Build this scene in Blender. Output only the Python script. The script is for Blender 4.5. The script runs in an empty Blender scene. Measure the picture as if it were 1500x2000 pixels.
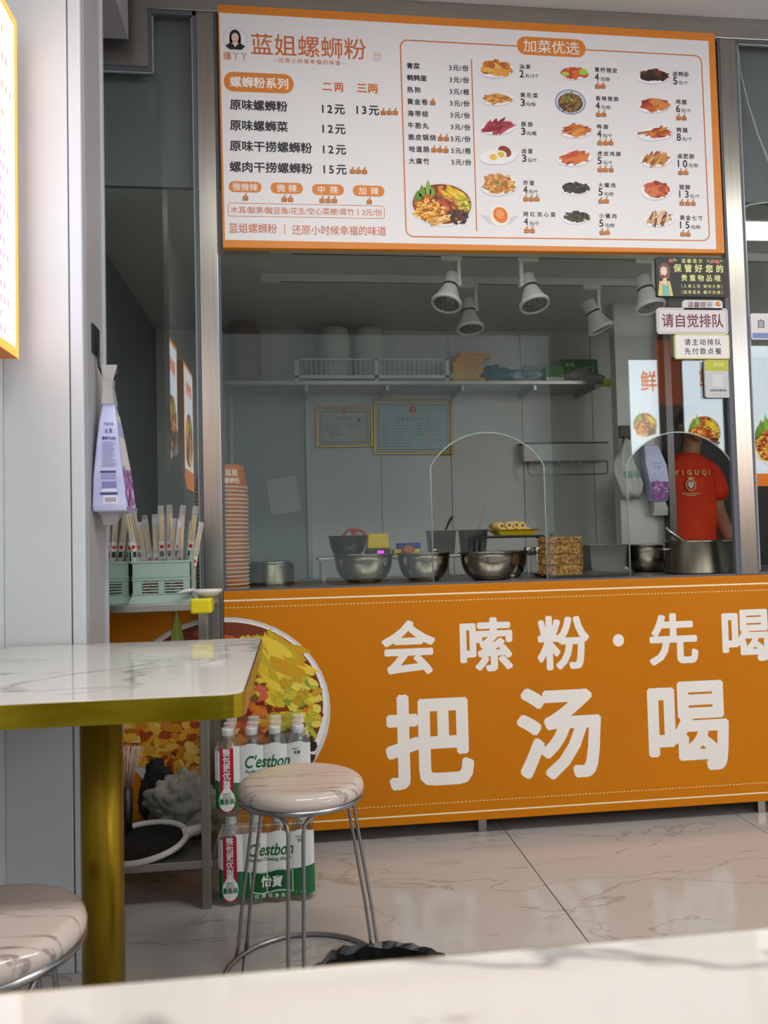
import bpy, math, random
from mathutils import Vector, Matrix
sc = bpy.context.scene
COL = sc.collection
PI = math.pi
# ---------------------------------------------------------------- camera
def make_camera():
    yaw, pitch, roll, fpx = 0.115791, 0.03885, -0.024696, 1544.0
    cy, sy, cp, sp = math.cos(yaw), math.sin(yaw), math.cos(pitch), math.sin(pitch)
    f = Vector((sy*cp, cy*cp, sp)); r = Vector((cy, -sy, 0)); u = r.cross(f)
    r2 = r*math.cos(roll) + u*math.sin(roll); u2 = u*math.cos(roll) - r*math.sin(roll)
    cd = bpy.data.cameras.new('camera'); cam = bpy.data.objects.new('camera', cd); COL.objects.link(cam)
    m = Matrix((r2, u2, -f)).transposed().to_4x4(); m.translation = Vector((0, 0, 1.0)); cam.matrix_world = m
    cd.sensor_fit = 'HORIZONTAL'; cd.sensor_width = 36; cd.lens = 36*fpx/1500; cd.clip_start = 0.02
    cd.dof.use_dof = True; cd.dof.focus_distance = 2.7; cd.dof.aperture_fstop = 9.0
    sc.camera = cam
make_camera()
# ---------------------------------------------------------------- daylight, added ceiling lamps, exposure
wd = bpy.data.worlds.new('daylight'); sc.world = wd; wd.use_nodes = True
wd.node_tree.nodes['Background'].inputs[0].default_value = (0.82, 0.915, 1.0, 1)
wd.node_tree.nodes['Background'].inputs[1].default_value = 0.85
sc.view_settings.view_transform = 'Standard'; sc.view_settings.look = 'None'
sc.view_settings.gamma = 1.0; sc.view_settings.use_curve_mapping = False
sc.view_settings.exposure = 0.0
sc.cycles.transparent_max_bounces = 24
sc.cycles.use_light_tree = False; sc.cycles.adaptive_threshold = 0.02; sc.cycles.max_bounces = 6; sc.cycles.diffuse_bounces = 3; sc.cycles.glossy_bounces = 3; sc.cycles.transmission_bounces = 4
def area(name, loc, sx, sy, power, col, rot=(0, 0, 0)):
    l = bpy.data.lights.new(name, 'AREA'); l.shape = 'RECTANGLE'; l.size = sx; l.size_y = sy; l.energy = power; l.color = col
    o = bpy.data.objects.new(name, l); COL.objects.link(o); o.location = loc; o.rotation_euler = rot
    return o
ADDED_LAMPS = [(0.15, 0.85), (1.45, 0.85), (2.75, 0.85)]
for x, y in ADDED_LAMPS:
    area('added_ceiling_light', (x, y, 2.865), 0.9, 0.28, 17, (0.98, 1.0, 0.96))  # added lights above the tables, all out of view
area('added_kitchen_light', (.8, 2.93, 2.20), 1.3, .12, 1.0, (0.97, 1.0, 0.97))  # added to brighten the kitchen, hidden by the menu board
# ---------------------------------------------------------------- mesh helpers
random.seed(7)
def lin(c):
    if isinstance(c, str):
        c = [int(c[i:i+2], 16)/255 for i in (0, 2, 4)]
    return [(x/12.92 if x <= .04045 else ((x+.055)/1.055)**2.4) for x in c]
MATS = {}
def mat(name, col, rough=.5, metal=0, emit=0, alpha=1, spec=.5, trans=0, coat=0):
    if name in MATS: return MATS[name]
    m = bpy.data.materials.new(name); m.use_nodes = True; MATS[name] = m
    b = m.node_tree.nodes['Principled BSDF']; c = (*lin(col), 1)
    b.inputs['Base Color'].default_value = c; b.inputs['Roughness'].default_value = rough
    b.inputs['Metallic'].default_value = metal; b.inputs['Specular IOR Level'].default_value = spec
    b.inputs['Alpha'].default_value = alpha; b.inputs['Coat Weight'].default_value = coat
    b.inputs['Transmission Weight'].default_value = trans
    if emit:
        m.cycles.emission_sampling = 'NONE'
        b.inputs['Emission Color'].default_value = c; b.inputs['Emission Strength'].default_value = emit
    return m
def node(m, t, **kw):
    n = m.node_tree.nodes.new(t)
    for k, v in kw.items():
        if k in n.inputs: n.inputs[k].default_value = v
        else: setattr(n, k, v)
    return n
def link(m, a, b): m.node_tree.links.new(a, b)
def bsdf(m): return m.node_tree.nodes['Principled BSDF']
def noisy(m, c1, c2, scale=3, detail=4, stretch=(1, 1, 1), lo=.35, hi=.65, bump=0, bscale=None):
    """two-tone mottling and fine relief from object-space noise"""
    tc = node(m, 'ShaderNodeTexCoord'); mp = node(m, 'ShaderNodeMapping', Scale=stretch)
    link(m, tc.outputs['Object'], mp.inputs['Vector'])
    nz = node(m, 'ShaderNodeTexNoise', Scale=scale, Detail=detail); link(m, mp.outputs[0], nz.inputs['Vector'])
    rp = node(m, 'ShaderNodeValToRGB'); e = rp.color_ramp.elements
    e[0].position, e[1].position = lo, hi; e[0].color = (*lin(c1), 1); e[1].color = (*lin(c2), 1)
    link(m, nz.outputs['Fac'], rp.inputs[0]); link(m, rp.outputs[0], bsdf(m).inputs['Base Color'])
    if bump:
        bp = node(m, 'ShaderNodeBump', Strength=bump, Distance=.002)
        src = nz
        if bscale:
            src = node(m, 'ShaderNodeTexNoise', Scale=bscale, Detail=2); link(m, mp.outputs[0], src.inputs['Vector'])
        link(m, src.outputs['Fac'], bp.inputs['Height']); link(m, bp.outputs[0], bsdf(m).inputs['Normal'])
    return m
def marble(name, base, vein, scale=1.6, rough=.15, width=.03, rot=.5, tint=None, thick=.5, stretch=(1, 3, 1)):
    if name in MATS: return MATS[name]
    m = mat(name, base, rough); tc = node(m, 'ShaderNodeTexCoord')
    mp = node(m, 'ShaderNodeMapping', Scale=stretch); mp.inputs['Rotation'].default_value = (0, 0, rot)
    link(m, tc.outputs['Object'], mp.inputs['Vector'])
    nz = node(m, 'ShaderNodeTexNoise', Scale=scale, Detail=5, Roughness=.55, Distortion=.8); link(m, mp.outputs[0], nz.inputs['Vector'])
    su = node(m, 'ShaderNodeMath', operation='SUBTRACT'); su.inputs[1].default_value = .5; link(m, nz.outputs['Fac'], su.inputs[0])
    ab = node(m, 'ShaderNodeMath', operation='ABSOLUTE'); link(m, su.outputs[0], ab.inputs[0])
    n2 = node(m, 'ShaderNodeTexNoise', Scale=scale*1.3, Detail=2); link(m, tc.outputs['Object'], n2.inputs['Vector'])
    r2 = node(m, 'ShaderNodeMapRange'); r2.inputs[1].default_value = .34; r2.inputs[2].default_value = .52; link(m, n2.outputs['Fac'], r2.inputs[0])
    rp = node(m, 'ShaderNodeMapRange'); rp.inputs[1].default_value = 0; rp.inputs[2].default_value = width
    rp.inputs[3].default_value = 1; rp.inputs[4].default_value = 0; link(m, ab.outputs[0], rp.inputs[0])
    mu = node(m, 'ShaderNodeMath', operation='MULTIPLY'); link(m, rp.outputs[0], mu.inputs[0]); link(m, r2.outputs[0], mu.inputs[1])
    m3 = node(m, 'ShaderNodeMath', operation='MULTIPLY'); m3.inputs[1].default_value = thick; link(m, mu.outputs[0], m3.inputs[0])
    mx = node(m, 'ShaderNodeMix', data_type='RGBA'); mx.inputs[6].default_value = (*lin(base), 1); mx.inputs[7].default_value = (*lin(vein), 1)
    link(m, m3.outputs[0], mx.inputs[0]); link(m, mx.outputs[2], bsdf(m).inputs['Base Color'])
    return m
def glassmat(name, tint=(.92, .95, .925), f0=.030):
    """thin pane: clear, with reflection growing towards grazing angles"""
    m = bpy.data.materials.new(name); m.use_nodes = True; MATS[name] = m; nt = m.node_tree; nt.nodes.clear()
    g = node(m, 'ShaderNodeNewGeometry'); d = node(m, 'ShaderNodeVectorMath', operation='DOT_PRODUCT')
    link(m, g.outputs['Incoming'], d.inputs[0]); link(m, g.outputs['Normal'], d.inputs[1])
    a = node(m, 'ShaderNodeMath', operation='ABSOLUTE'); link(m, d.outputs['Value'], a.inputs[0])
    s = node(m, 'ShaderNodeMath', operation='SUBTRACT'); s.inputs[0].default_value = 1; link(m, a.outputs[0], s.inputs[1])
    p = node(m, 'ShaderNodeMath', operation='POWER'); p.inputs[1].default_value = 5; link(m, s.outputs[0], p.inputs[0])
    q = node(m, 'ShaderNodeMath', operation='MULTIPLY_ADD'); q.inputs[1].default_value = 1-f0; q.inputs[2].default_value = f0; link(m, p.outputs[0], q.inputs[0])
    t = node(m, 'ShaderNodeBsdfTransparent', Color=(*tint, 1)); gl = node(m, 'ShaderNodeBsdfGlossy', Color=(1, 1, 1, 1), Roughness=0.0)
    mx = node(m, 'ShaderNodeMixShader'); o = node(m, 'ShaderNodeOutputMaterial')
    link(m, q.outputs[0], mx.inputs[0]); link(m, t.outputs[0], mx.inputs[1]); link(m, gl.outputs[0], mx.inputs[2]); link(m, mx.outputs[0], o.inputs[0])
    return m
def printmat(name='print', rough=.45, emit=0):
    if name in MATS: return MATS[name]
    m = mat(name, (1, 1, 1), rough); a = node(m, 'ShaderNodeVertexColor', layer_name='Col'); link(m, a.outputs[0], bsdf(m).inputs['Base Color'])
    if emit:
        m.cycles.emission_sampling = 'NONE'
        m.cycles.emission_sampling = 'NONE'; link(m, a.outputs[0], bsdf(m).inputs['Emission Color']); bsdf(m).inputs['Emission Strength'].default_value = emit
    return m
class MB:
    """collects shapes for ONE mesh object"""
    def __init__(s): s.v = []; s.f = []; s.mi = []; s.sm = []
    def add(s, v, f, mi=0, smooth=False):
        o = len(s.v); s.v += [tuple(p) for p in v]; s.f += [tuple(i+o for i in q) for q in f]; s.mi += [mi]*len(f); s.sm += [smooth]*len(f); return s
    def box(s, x0, x1, y0, y1, z0, z1, mi=0):
        v = [(x, y, z) for z in (z0, z1) for y in (y0, y1) for x in (x0, x1)]
        return s.add(v, [(0, 2, 3, 1), (4, 5, 7, 6), (0, 1, 5, 4), (2, 6, 7, 3), (0, 4, 6, 2), (1, 3, 7, 5)], mi)
    def rings(s, R, mi=0, smooth=True, cap=(True, True), closed=False):
        n = len(R[0]); v = [p for r in R for p in r]; f = []
        m = len(R)
        for i in range(m if closed else m-1):
            k = (i+1) % m
            f += [(i*n+j, i*n+(j+1) % n, k*n+(j+1) % n, k*n+j) for j in range(n)]
        s.add(v, f, mi, smooth)
        o = len(s.v)-len(v)
        if not closed:
            if cap[0]: s.f.append(tuple(o+j for j in range(n-1, -1, -1))); s.mi.append(mi); s.sm.append(False)
            if cap[1]: s.f.append(tuple(o+(m-1)*n+j for j in range(n))); s.mi.append(mi); s.sm.append(False)
        return s
    def lathe(s, prof, n=24, c=(0, 0, 0), mi=0, cap=(True, True), mtx=None, sx=1, sy=1):
        R = []
        for r, z in prof:
            ring = [Vector((r*sx*math.cos(2*PI*k/n), r*sy*math.sin(2*PI*k/n), z)) for k in range(n)]
            if mtx: ring = [mtx @ p for p in ring]
            R.append([(p[0]+c[0], p[1]+c[1], p[2]+c[2]) for p in ring])
        return s.rings(R, mi, True, cap)
    def tube(s, pts, r, n=8, mi=0, closed=False):
        P = [Vector(p) for p in pts]; R = []; m = len(P); a = None
        for i in range(m):
            t = (P[(i+1) % m]-P[i-1]) if closed else (P[min(i+1, m-1)]-P[max(i-1, 0)])
            t.normalize()
            if a is None: a = t.orthogonal()
            a = (a-t*a.dot(t)).normalized(); b = t.cross(a)
            rr = r[i] if isinstance(r, (list, tuple)) else r
            R.append([P[i]+a*rr*math.cos(2*PI*k/n)+b*rr*math.sin(2*PI*k/n) for k in range(n)])
        return s.rings(R, mi, True, (True, True), closed)
    def prism(s, pts, y0, y1, mi=0):
        """polygon (x,z) extruded along y"""
        n = len(pts); v = [(x, y0, z) for x, z in pts]+[(x, y1, z) for x, z in pts]
        f = [tuple(range(n)), tuple(range(2*n-1, n-1, -1))]+[(i, i+n, (i+1) % n+n, (i+1) % n) for i in range(n)]
        return s.add(v, f, mi)
    def prismz(s, pts, z0, z1, mi=0):
        n = len(pts); v = [(x, y, z0) for x, y in pts]+[(x, y, z1) for x, y in pts]
        f = [tuple(range(n-1, -1, -1)), tuple(range(n, 2*n))]+[(i, (i+1) % n, (i+1) % n+n, i+n) for i in range(n)]
        return s.add(v, f, mi)
    def mesh(s, name, mats, off=(0, 0, 0)):
        me = bpy.data.meshes.new(name); me.from_pydata([(p[0]-off[0], p[1]-off[1], p[2]-off[2]) for p in s.v], [], s.f)
        for m in (mats if isinstance(mats, (list, tuple)) else [mats]): me.materials.append(m)
        me.polygons.foreach_set('material_index', s.mi); me.polygons.foreach_set('use_smooth', s.sm); me.update()
        return me
    def build(s, name, mats, parent=None, bevel=0, local=False, seg=2):
        off = (0, 0, 0) if (parent is None or local) else WLOC.get(parent.name, (0, 0, 0))
        o = bpy.data.objects.new(name, s.mesh(name, mats, off)); COL.objects.link(o)
        if parent:
            o.parent = parent; WLOC[o.name] = off
        if bevel:
            b = o.modifiers.new('bevel', 'BEVEL'); b.width = bevel; b.segments = seg; b.limit_method = 'ANGLE'; b.angle_limit = .7
        return o
WLOC = {}
def tag(o, label=None, cat=None, group=None, kind=None):
    if label: o['label'] = label
    if cat: o['category'] = cat
    if group: o['group'] = group
    if kind: o['kind'] = kind
    return o
def thing(name, label, cat, loc=(0, 0, 0), group=None):
    o = bpy.data.objects.new(name, None); COL.objects.link(o); o.location = loc; o.empty_display_size = .05
    WLOC[o.name] = tuple(loc)
    return tag(o, label, cat, group)
def struct(o, label=None, cat=None): return tag(o, label, cat, None, 'structure')
def copy_tree(o, loc=None, rot=None, label=None, group=None):
    c = o.copy(); COL.objects.link(c)
    if loc is not None: c.location = loc
    if rot is not None: c.rotation_euler = rot
    if label: c['label'] = label
    if group: c['group'] = group
    for ch in list(o.children):
        d = ch.copy(); COL.objects.link(d); d.parent = c
        for g in list(ch.children):
            e = g.copy(); COL.objects.link(e); e.parent = d
    return c
# ---------------------------------------------------------------- flat print: coloured 2D shapes mapped on to a surface
_tc = {}
def text_shape(s, bold, sp=1.0):
    k = (s, bold, round(sp, 3))
    if k not in _tc:
        c = bpy.data.curves.new('lettering', 'FONT'); c.body = s; c.offset = bold; c.resolution_u = 3; c.space_character = sp
        o = bpy.data.objects.new('lettering', c); me = bpy.data.meshes.new_from_object(o)
        v = [(p.co.x, p.co.y) for p in me.vertices]; f = [tuple(p.vertices) for p in me.polygons]
        bpy.data.objects.remove(o); bpy.data.curves.remove(c); bpy.data.meshes.remove(me)
        if not v: v = [(0, 0), (1, 0), (1, 1)]; f = []
        xs = [p[0] for p in v]; ys = [p[1] for p in v]
        _tc[k] = (v, f, min(xs), max(xs), min(ys), max(ys))
    return _tc[k]
class Pr:
    def __init__(s, fn): s.fn = fn; s.v = []; s.f = []; s.c = []
    def poly(s, pts, col, ly=1):
        o = len(s.v); s.v += [s.fn(x, y, ly) for x, y in pts]; s.f.append(tuple(range(o, o+len(pts)))); s.c.append(lin(col)); return s
    def rect(s, x0, y0, x1, y1, col, ly=1): return s.poly([(x0, y0), (x1, y0), (x1, y1), (x0, y1)], col, ly)
    def ell(s, x, y, a, b, col, ly=1, n=28, rot=0):
        cr, sr = math.cos(rot), math.sin(rot)
        return s.poly([(x+a*math.cos(t)*cr-b*math.sin(t)*sr, y+a*math.cos(t)*sr+b*math.sin(t)*cr) for t in [2*PI*k/n for k in range(n)]], col, ly)
    def rrect(s, x0, y0, x1, y1, r, col, ly=1): return s.poly(rr(x0, y0, x1, y1, r), col, ly)
    def frame(s, x0, y0, x1, y1, r, w, col, ly=1):
        a = rr(x0, y0, x1, y1, r); b = rr(x0+w, y0+w, x1-w, y1-w, max(r-w, w*.3)); n = len(a)
        for i in range(n): s.poly([a[i], a[(i+1) % n], b[(i+1) % n], b[i]], col, ly)
        return s
    def line(s, pts, w, col, ly=1):
        for (a, b) in zip(pts, pts[1:]):
            d = Vector((b[0]-a[0], b[1]-a[1])); d.normalize(); nx, ny = -d.y*w/2, d.x*w/2
            s.poly([(a[0]-nx, a[1]-ny), (b[0]-nx, b[1]-ny), (b[0]+nx, b[1]+ny), (a[0]+nx, a[1]+ny)], col, ly)
        return s
    def blob(s, x, y, a, b, col, ly=1, n=8, jag=.3, rot=0):
        cr, sr = math.cos(rot), math.sin(rot); pts = []
        for k in range(n):
            t = 2*PI*k/n; q = 1+random.uniform(-jag, jag)
            pts.append((x+a*q*math.cos(t)*cr-b*q*math.sin(t)*sr, y+a*q*math.cos(t)*sr+b*q*math.sin(t)*cr))
        return s.poly(pts, col, ly)
    def text(s, t, x, y, w, h, col, ly=1, bold=.0, shear=0):
        """lettering centred on x, y and fitted to w by h; bold strokes come from shifted copies of the letters"""
        v, f, a, b, c, d = text_shape(t, 0)
        k = h/(max(d-c, .3)+2*bold); n = len(t)
        if n > 1 and (b-a)*k < w*.93:
            sp = 1+(w/k-(b-a))/((n-1)*.5); v, f, a, b, c, d = text_shape(t, 0, sp)
        kx = w/(b-a+2*bold); L = lin(col)
        sh = [(0, 0)]
        if bold: sh += [(bold*math.cos(q*PI/4+PI/8), bold*math.sin(q*PI/4+PI/8)) for q in range(8)]
        for i, (dx, dy) in enumerate(sh):
            o = len(s.v)
            for p in v:
                yy = (p[1]+dy-(c+d)/2)*k; s.v.append(s.fn(x+(p[0]+dx-(a+b)/2)*kx+shear*yy, y+yy, ly+.03*i))
            for q in f: s.f.append(tuple(i+o for i in q)); s.c.append(L)
        return s
    def build(s, name, parent=None, m=None):
        off = WLOC.get(parent.name, (0, 0, 0)) if parent else (0, 0, 0)
        me = bpy.data.meshes.new(name); me.from_pydata([(p[0]-off[0], p[1]-off[1], p[2]-off[2]) for p in s.v], [], s.f)
        at = me.color_attributes.new('Col', 'FLOAT_COLOR', 'CORNER'); buf = []
        for q, c in zip(s.f, s.c): buf += [c[0], c[1], c[2], 1.0]*len(q)
        at.data.foreach_set('color', buf); me.materials.append(m or printmat()); me.update()
        o = bpy.data.objects.new(name, me); COL.objects.link(o)
        if parent: o.parent = parent; WLOC[o.name] = off
        return o
def rr(x0, y0, x1, y1, r, n=6):
    pts = []
    for cx, cy, a0 in ((x1-r, y0+r, -90), (x1-r, y1-r, 0), (x0+r, y1-r, 90), (x0+r, y0+r, 180)):
        pts += [(cx+r*math.cos(math.radians(a0+90*k/n)), cy+r*math.sin(math.radians(a0+90*k/n))) for k in range(n+1)]
    return pts
def flat_y(y, gap=.00022): return lambda u, v, ly: (u, y-gap*ly, v)
def food(p, x, y, a, b, cols, ly=3, n=34, size=.22, jag=.3, flat=.6, stripes=False):
    """printed heap of food: many small overlapping patches"""
    for i in range(n):
        t = random.uniform(0, 2*PI); q = math.sqrt(random.random())*(1-size*(.9 if stripes else .6))
        cx, cy = x+a*q*math.cos(t), y+b*q*math.sin(t)
        c = random.choice(cols)
        if stripes: p.blob(cx, cy, a*size*1.25, a*size*.27, c, ly+.012*i, 7, jag, random.uniform(-.5, .5) + stripes)
        else: p.blob(cx, cy, a*size*random.uniform(.5, 1.0), a*size*flat*random.uniform(.6, 1.1), c, ly+.012*i, 8, jag, random.uniform(-.6, .6))
# ---------------------------------------------------------------- shared materials
STEEL = noisy(mat('brushed_steel', (.60, .59, .56), .28, .95), (.60, .59, .56), (.64, .63, .60), 30, 2, (6, 6, .08))
STEELH = noisy(mat('steel_sheet', (.66, .65, .63), .33, .92), (.64, .635, .615), (.68, .67, .65), 30, 2, (.1, 3, 6))
POLISH = mat('polished_steel', (.68, .66, .62), .2, 1.0)
CHROME = mat('stool_wire_metal', (.62, .62, .63), .25, 1.0)
WHITEP = noisy(mat('white_wall_panel', (.80, .81, .82), .38), (.79, .80, .81), (.83, .84, .85), 2, 3)
KWALL = noisy(mat('kitchen_wall_panel', (.78, .785, .78), .4), (.77, .775, .77), (.80, .805, .80), 2, 3)
GASKET = mat('grey_sealant', (.36, .37, .41), .6)
GLASS = glassmat('clear_glass')
GEDGE = mat('glass_edge', (.62, .68, .66), .2)
PLASTICW = mat('white_plastic', (.80, .81, .81), .4)
ORANGE = 'e08c10'
BLACKP = mat('black_plastic', (.05, .05, .055), .45)
GOLD = noisy(mat('gold_metal_band', (.68, .58, .10), .22, 1.0), (.66, .57, .09), (.76, .66, .18), 14, 2, (.4, .4, 3))
GOLDR = noisy(mat('gold_leg_metal', (.58, .47, .09), .36, .9), (.50, .40, .07), (.62, .50, .12), 10, 2, (3, 3, .2))
CLEARF = glassmat('clear_film', (.93, .94, .94), .06)
# ---------------------------------------------------------------- the room
def floor_material():
    m = marble('floor_marble_tile', (.72, .70, .68), (.48, .44, .40), 1.5, .1, .013, .9, thick=.5, stretch=(1, 2.6, 1))
    g = node(m, 'ShaderNodeNewGeometry')
    for l in list(m.node_tree.links):
        if l.from_node.type == 'TEX_COORD': link(m, g.outputs['Position'], l.to_socket)
    return m
FL = MB().box(-2.0, 5.4, -1.75, 4.75, -.06, -.006).build('floor', mat('dark_grout', (.10, .09, .09), .8)); struct(FL)
T = .845
tile = MB().box(.0018, T-.0018, .0018, T-.0018, -.006, 0).mesh('tile', floor_material())
for i in range(-3, 6):
    for j in range(-5, 3):
        o = bpy.data.objects.new('tile', tile); COL.objects.link(o); o.parent = FL; o.location = (.707+i*T, 2.706+j*T, 0)
struct(MB().box(-8, 12, -14, -1.75, -.12, -.02).build('ground_outside', noisy(mat('pavement', (.52, .52, .50), .8), (.48, .48, .46), (.56, .56, .54), 5)))
WHITEC = mat('ceiling_white', (.84, .84, .84), .7)
struct(MB().box(-.8, 5.2, -1.75, 2.73, 2.9, 3.0).build('ceiling', WHITEC))
for (x, y), w_ in zip(ADDED_LAMPS, ('nearest the left wall', 'in the middle of the room', 'furthest from the left wall')):  # bodies for the added lights, unseen overhead
    t = thing('added_ceiling_lamp', 'added flat white ceiling lamp, out of view, '+w_, 'lamp', (x, y, 2.9), 'added ceiling lamps above the tables')
    MB().box(x-.5, x+.5, y-.17, y+.17, 2.872, 2.9).build('added_lamp_body', PLASTICW, t, .004)
    MB().box(x-.46, x+.46, y-.14, y+.14, 2.868, 2.872).build('diffuser', mat('added_lamp_diffuser', (1, .97, .92), .5, emit=3), t)
wl = struct(MB().box(-.80, -.70, -1.75, 2.62, 0, 2.9).build('wall_left', WHITEP))
for k in range(5):
    y0 = -1.75+.75*k
    MB().box(-.70, -.687, y0+.002, y0+.748 if k < 4 else 1.99, .0, 2.9).build('panel', WHITEP, wl, .002)
wc = struct(MB().box(-.80, -.505, 2.0, 2.175, 0, 2.9).build('wall_column', WHITEP))
MB().box(-.687, -.533, 1.987, 2.0, 0.0, 2.9).build('panel', WHITEP, wc, .002)
MB().box(-.530, -.5, 1.985, 2.003, 0.0, 2.9).build('corner_strip', mat('white_corner_strip', (.80, .82, .85), .35), wc, .003)
SIDEP = mat('grey_trim_face', (.64, .63, .64), .45)
MB().box(-.506, -.4955, 2.004, 2.165, 0.0, 2.9).build('side_panel', SIDEP, wc, .001)
MB().box(-.506, -.488, 2.165, 2.185, 0.0, 2.9).build('edge_strip', mat('pale_edge_strip', (.70, .70, .73), .4), wc, .003)
struct(MB().box(-.80, -.505, 2.175, 2.62, 2.68, 2.9).build('wall_bulkhead', SIDEP))
wo = struct(MB().box(2.45, 5.2, -1.85, -1.75, 0, 2.9).build('wall_opposite', mat('opposite_wall', (.62, .60, .57), .6)))
# ---------------------------------------------------------------- shopfront frame and glass
FY = 2.672
XL0, XL1, XR0, XR1, ZC, ZT = -.2921, -.2309, 1.5943, 1.6563, .853, 2.822
struct(MB().box(XL0, XL1, FY, FY+.05, 0, ZT).build('trim_1', STEEL, bevel=.002))
struct(MB().box(XR0, XR1, FY, FY+.05, ZC, ZT).build('trim_2', STEEL, bevel=.002))
struct(MB().box(-1.2, 4.2, FY-.004, FY+.06, ZT, 2.898).build('trim_3', STEELH, bevel=.002))
struct(MB().box(-1.2, XL0, FY+.002, FY+.05, .80, .853).build('trim_4', STEELH, bevel=.002))
def pane(name, pts, holes=(), y=FY+.006, th=.008):
    c = bpy.data.curves.new(name, 'CURVE'); c.dimensions = '2D'; c.fill_mode = 'BOTH'; c.extrude = th/2
    for P in [pts]+list(holes):
        s = c.splines.new('POLY'); s.points.add(len(P)-1); s.use_cyclic_u = True
        for q, (x, z) in zip(s.points, P): q.co = (x, z, 0, 1)
    o = bpy.data.objects.new(name, c); me = bpy.data.meshes.new_from_object(o); bpy.data.objects.remove(o)
    me.transform(Matrix.Translation((0, y+th/2, 0)) @ Matrix.Rotation(PI/2, 4, 'X')); me.materials.clear(); me.materials.append(GLASS)
    for p in me.polygons: p.use_smooth = False
    ob = bpy.data.objects.new('glass_pane', me); COL.objects.link(ob); return ob
def arch(x0, x1, z0, zs, zt, n=24):
    w = (x1-x0)/2; h = zt-zs; r = (w*w+h*h)/(2*h); a = math.asin(min(1, w/r))
    return [(x0, z0), (x1, z0)]+[((x0+x1)/2+r*math.sin(a-2*a*k/n), zt-r+r*math.cos(a-2*a*k/n)) for k in range(n+1)]
def frame_strips(x0, x1, z0, z1, w, y0, y1):
    return MB().box(x0, x0+w, y0, y1, z0, z1).box(x1-w, x1, y0, y1, z0, z1).box(x0+w, x1-w, y0, y1, z0, z0+w).box(x0+w, x1-w, y0, y1, z1-w, z1)
A1 = arch(.477, .880, ZC+.004, 1.258, 1.374); A2 = arch(1.183, 1.580, ZC+.004, 1.258, 1.37)
def window(name, label, pts, holes=()):
    e = bpy.data.objects.new(name, None); COL.objects.link(e); struct(e); WLOC[e.name] = (0, 0, 0); e['label'] = label
    g = pane('glass_pane', pts, holes); g.name = 'glass_pane'; g.parent = e
    return e
w1 = window('window_1', 'large serving window pane with two arched hatches', [(XL1+.006, ZC+.001), (XR0-.012, ZC+.001), (XR0-.012, ZT-.004), (XL1+.006, ZT-.004)], (A1, A2))
frame_strips(XL1, XR0, ZC-.002, ZT, .008, FY+.002, FY+.02).build('gasket', GASKET, w1)
MB().box(XR0-.022, XR0-.008, FY-.004, FY+.016, ZC, 2.0).build('gasket_strip', GASKET, w1, .003)
for A in (A1, A2):
    MB().tube([(x, FY+.010, z) for x, z in A[1:]+A[:1]], .0028, 6).build('hatch_edge', GEDGE, w1)
w2 = window('window_2', 'narrow dark pane left of the serving window', [(-1.15, .86), (XL0-.008, .86), (XL0-.008, ZT-.006), (-.43, ZT-.006), (-.43, 2.62), (-1.15, 2.62)])
MB().box(XL0-.012, XL0, FY+.002, FY+.02, .853, ZT).box(-.452, -.438, FY, FY+.02, 2.62, ZT).box(-1.15, -.438, FY, FY+.02, 2.606, 2.62).box(-.438, XL0, FY+.002, FY+.02, ZT-.014, ZT).build('gasket', GASKET, w2)
MB().box(XL0-.016, XL0-.012, FY+.004, FY+.012, .86, ZT-.02).box(-.438, -.434, FY+.004, FY+.012, 2.606, ZT-.02).box(-1.15, -.438, FY+.004, FY+.012, 2.602, 2.606).build('pane_edge', GEDGE, w2)
struct(MB().box(-1.15, -.452, FY-.006, FY+.05, 2.62, ZT).build('trim_5', STEELH, bevel=.002))
w3 = window('window_3', 'glass pane right of the serving window', [(XR1+.008, .86), (3.9, .86), (3.9, ZT-.006), (XR1+.008, ZT-.006)])
frame_strips(XR1, 3.9, ZC, ZT, .009, FY+.002, FY+.02).build('gasket', GASKET, w3)
MB().box(XR1+.009, XR1+.014, FY+.004, FY+.012, .87, ZT-.02).box(XR1+.014, 3.8, FY+.004, FY+.012, ZT-.016, ZT-.011).build('pane_edge', GEDGE, w3)
struct(MB().box(3.9, 3.96, FY, FY+.05, 0, ZT).build('trim_6', STEEL))
# ---------------------------------------------------------------- kitchen shell
KZ, KB = 2.24, 4.55
kb = struct(MB().box(-.80, 4.0, KB+.012, KB+.1, 0, KZ).build('wall_back', KWALL))
xs = [-.75, -.345, .089, .519, .934, 1.37, 1.805, 2.235]
for a, b in zip(xs, xs[1:]):
    MB().box(a+.0015, b-.0015, KB, KB+.012, 0, KZ).build('panel', KWALL, kb, .0015)
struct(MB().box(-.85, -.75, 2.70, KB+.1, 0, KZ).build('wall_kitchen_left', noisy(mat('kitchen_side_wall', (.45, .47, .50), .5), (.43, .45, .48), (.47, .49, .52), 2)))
struct(MB().box(3.96, 4.05, 2.70, KB+.1, 0, KZ).build('wall_kitchen_right', KWALL))
struct(MB().box(-.85, 4.05, 2.746, KB+.1, KZ, KZ+.05).build('ceiling_kitchen', KWALL))
struct(MB().box(-1.2, 4.2, 2.725, 2.745, KZ-.005, 2.9).build('wall_above_kitchen', mat('dark_bulkhead', (.44, .46, .49), .6)))
d1 = struct(MB().box(2.0, 2.95, 4.50, KB, 0, 2.08).build('door_1', mat('dark_brown_door', (.11, .085, .07), .5), bevel=.004))
t = thing('added_kitchen_lamp', 'added slim white lamp on the kitchen ceiling, hidden behind the menu board', 'lamp', (.8, 2.93, 2.24))  # added lamp, out of sight, lifts the kitchen light
MB().box(.12, 1.48, 2.86, 3.0, 2.212, 2.239).build('added_lamp_body', PLASTICW, t, .003)
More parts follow.
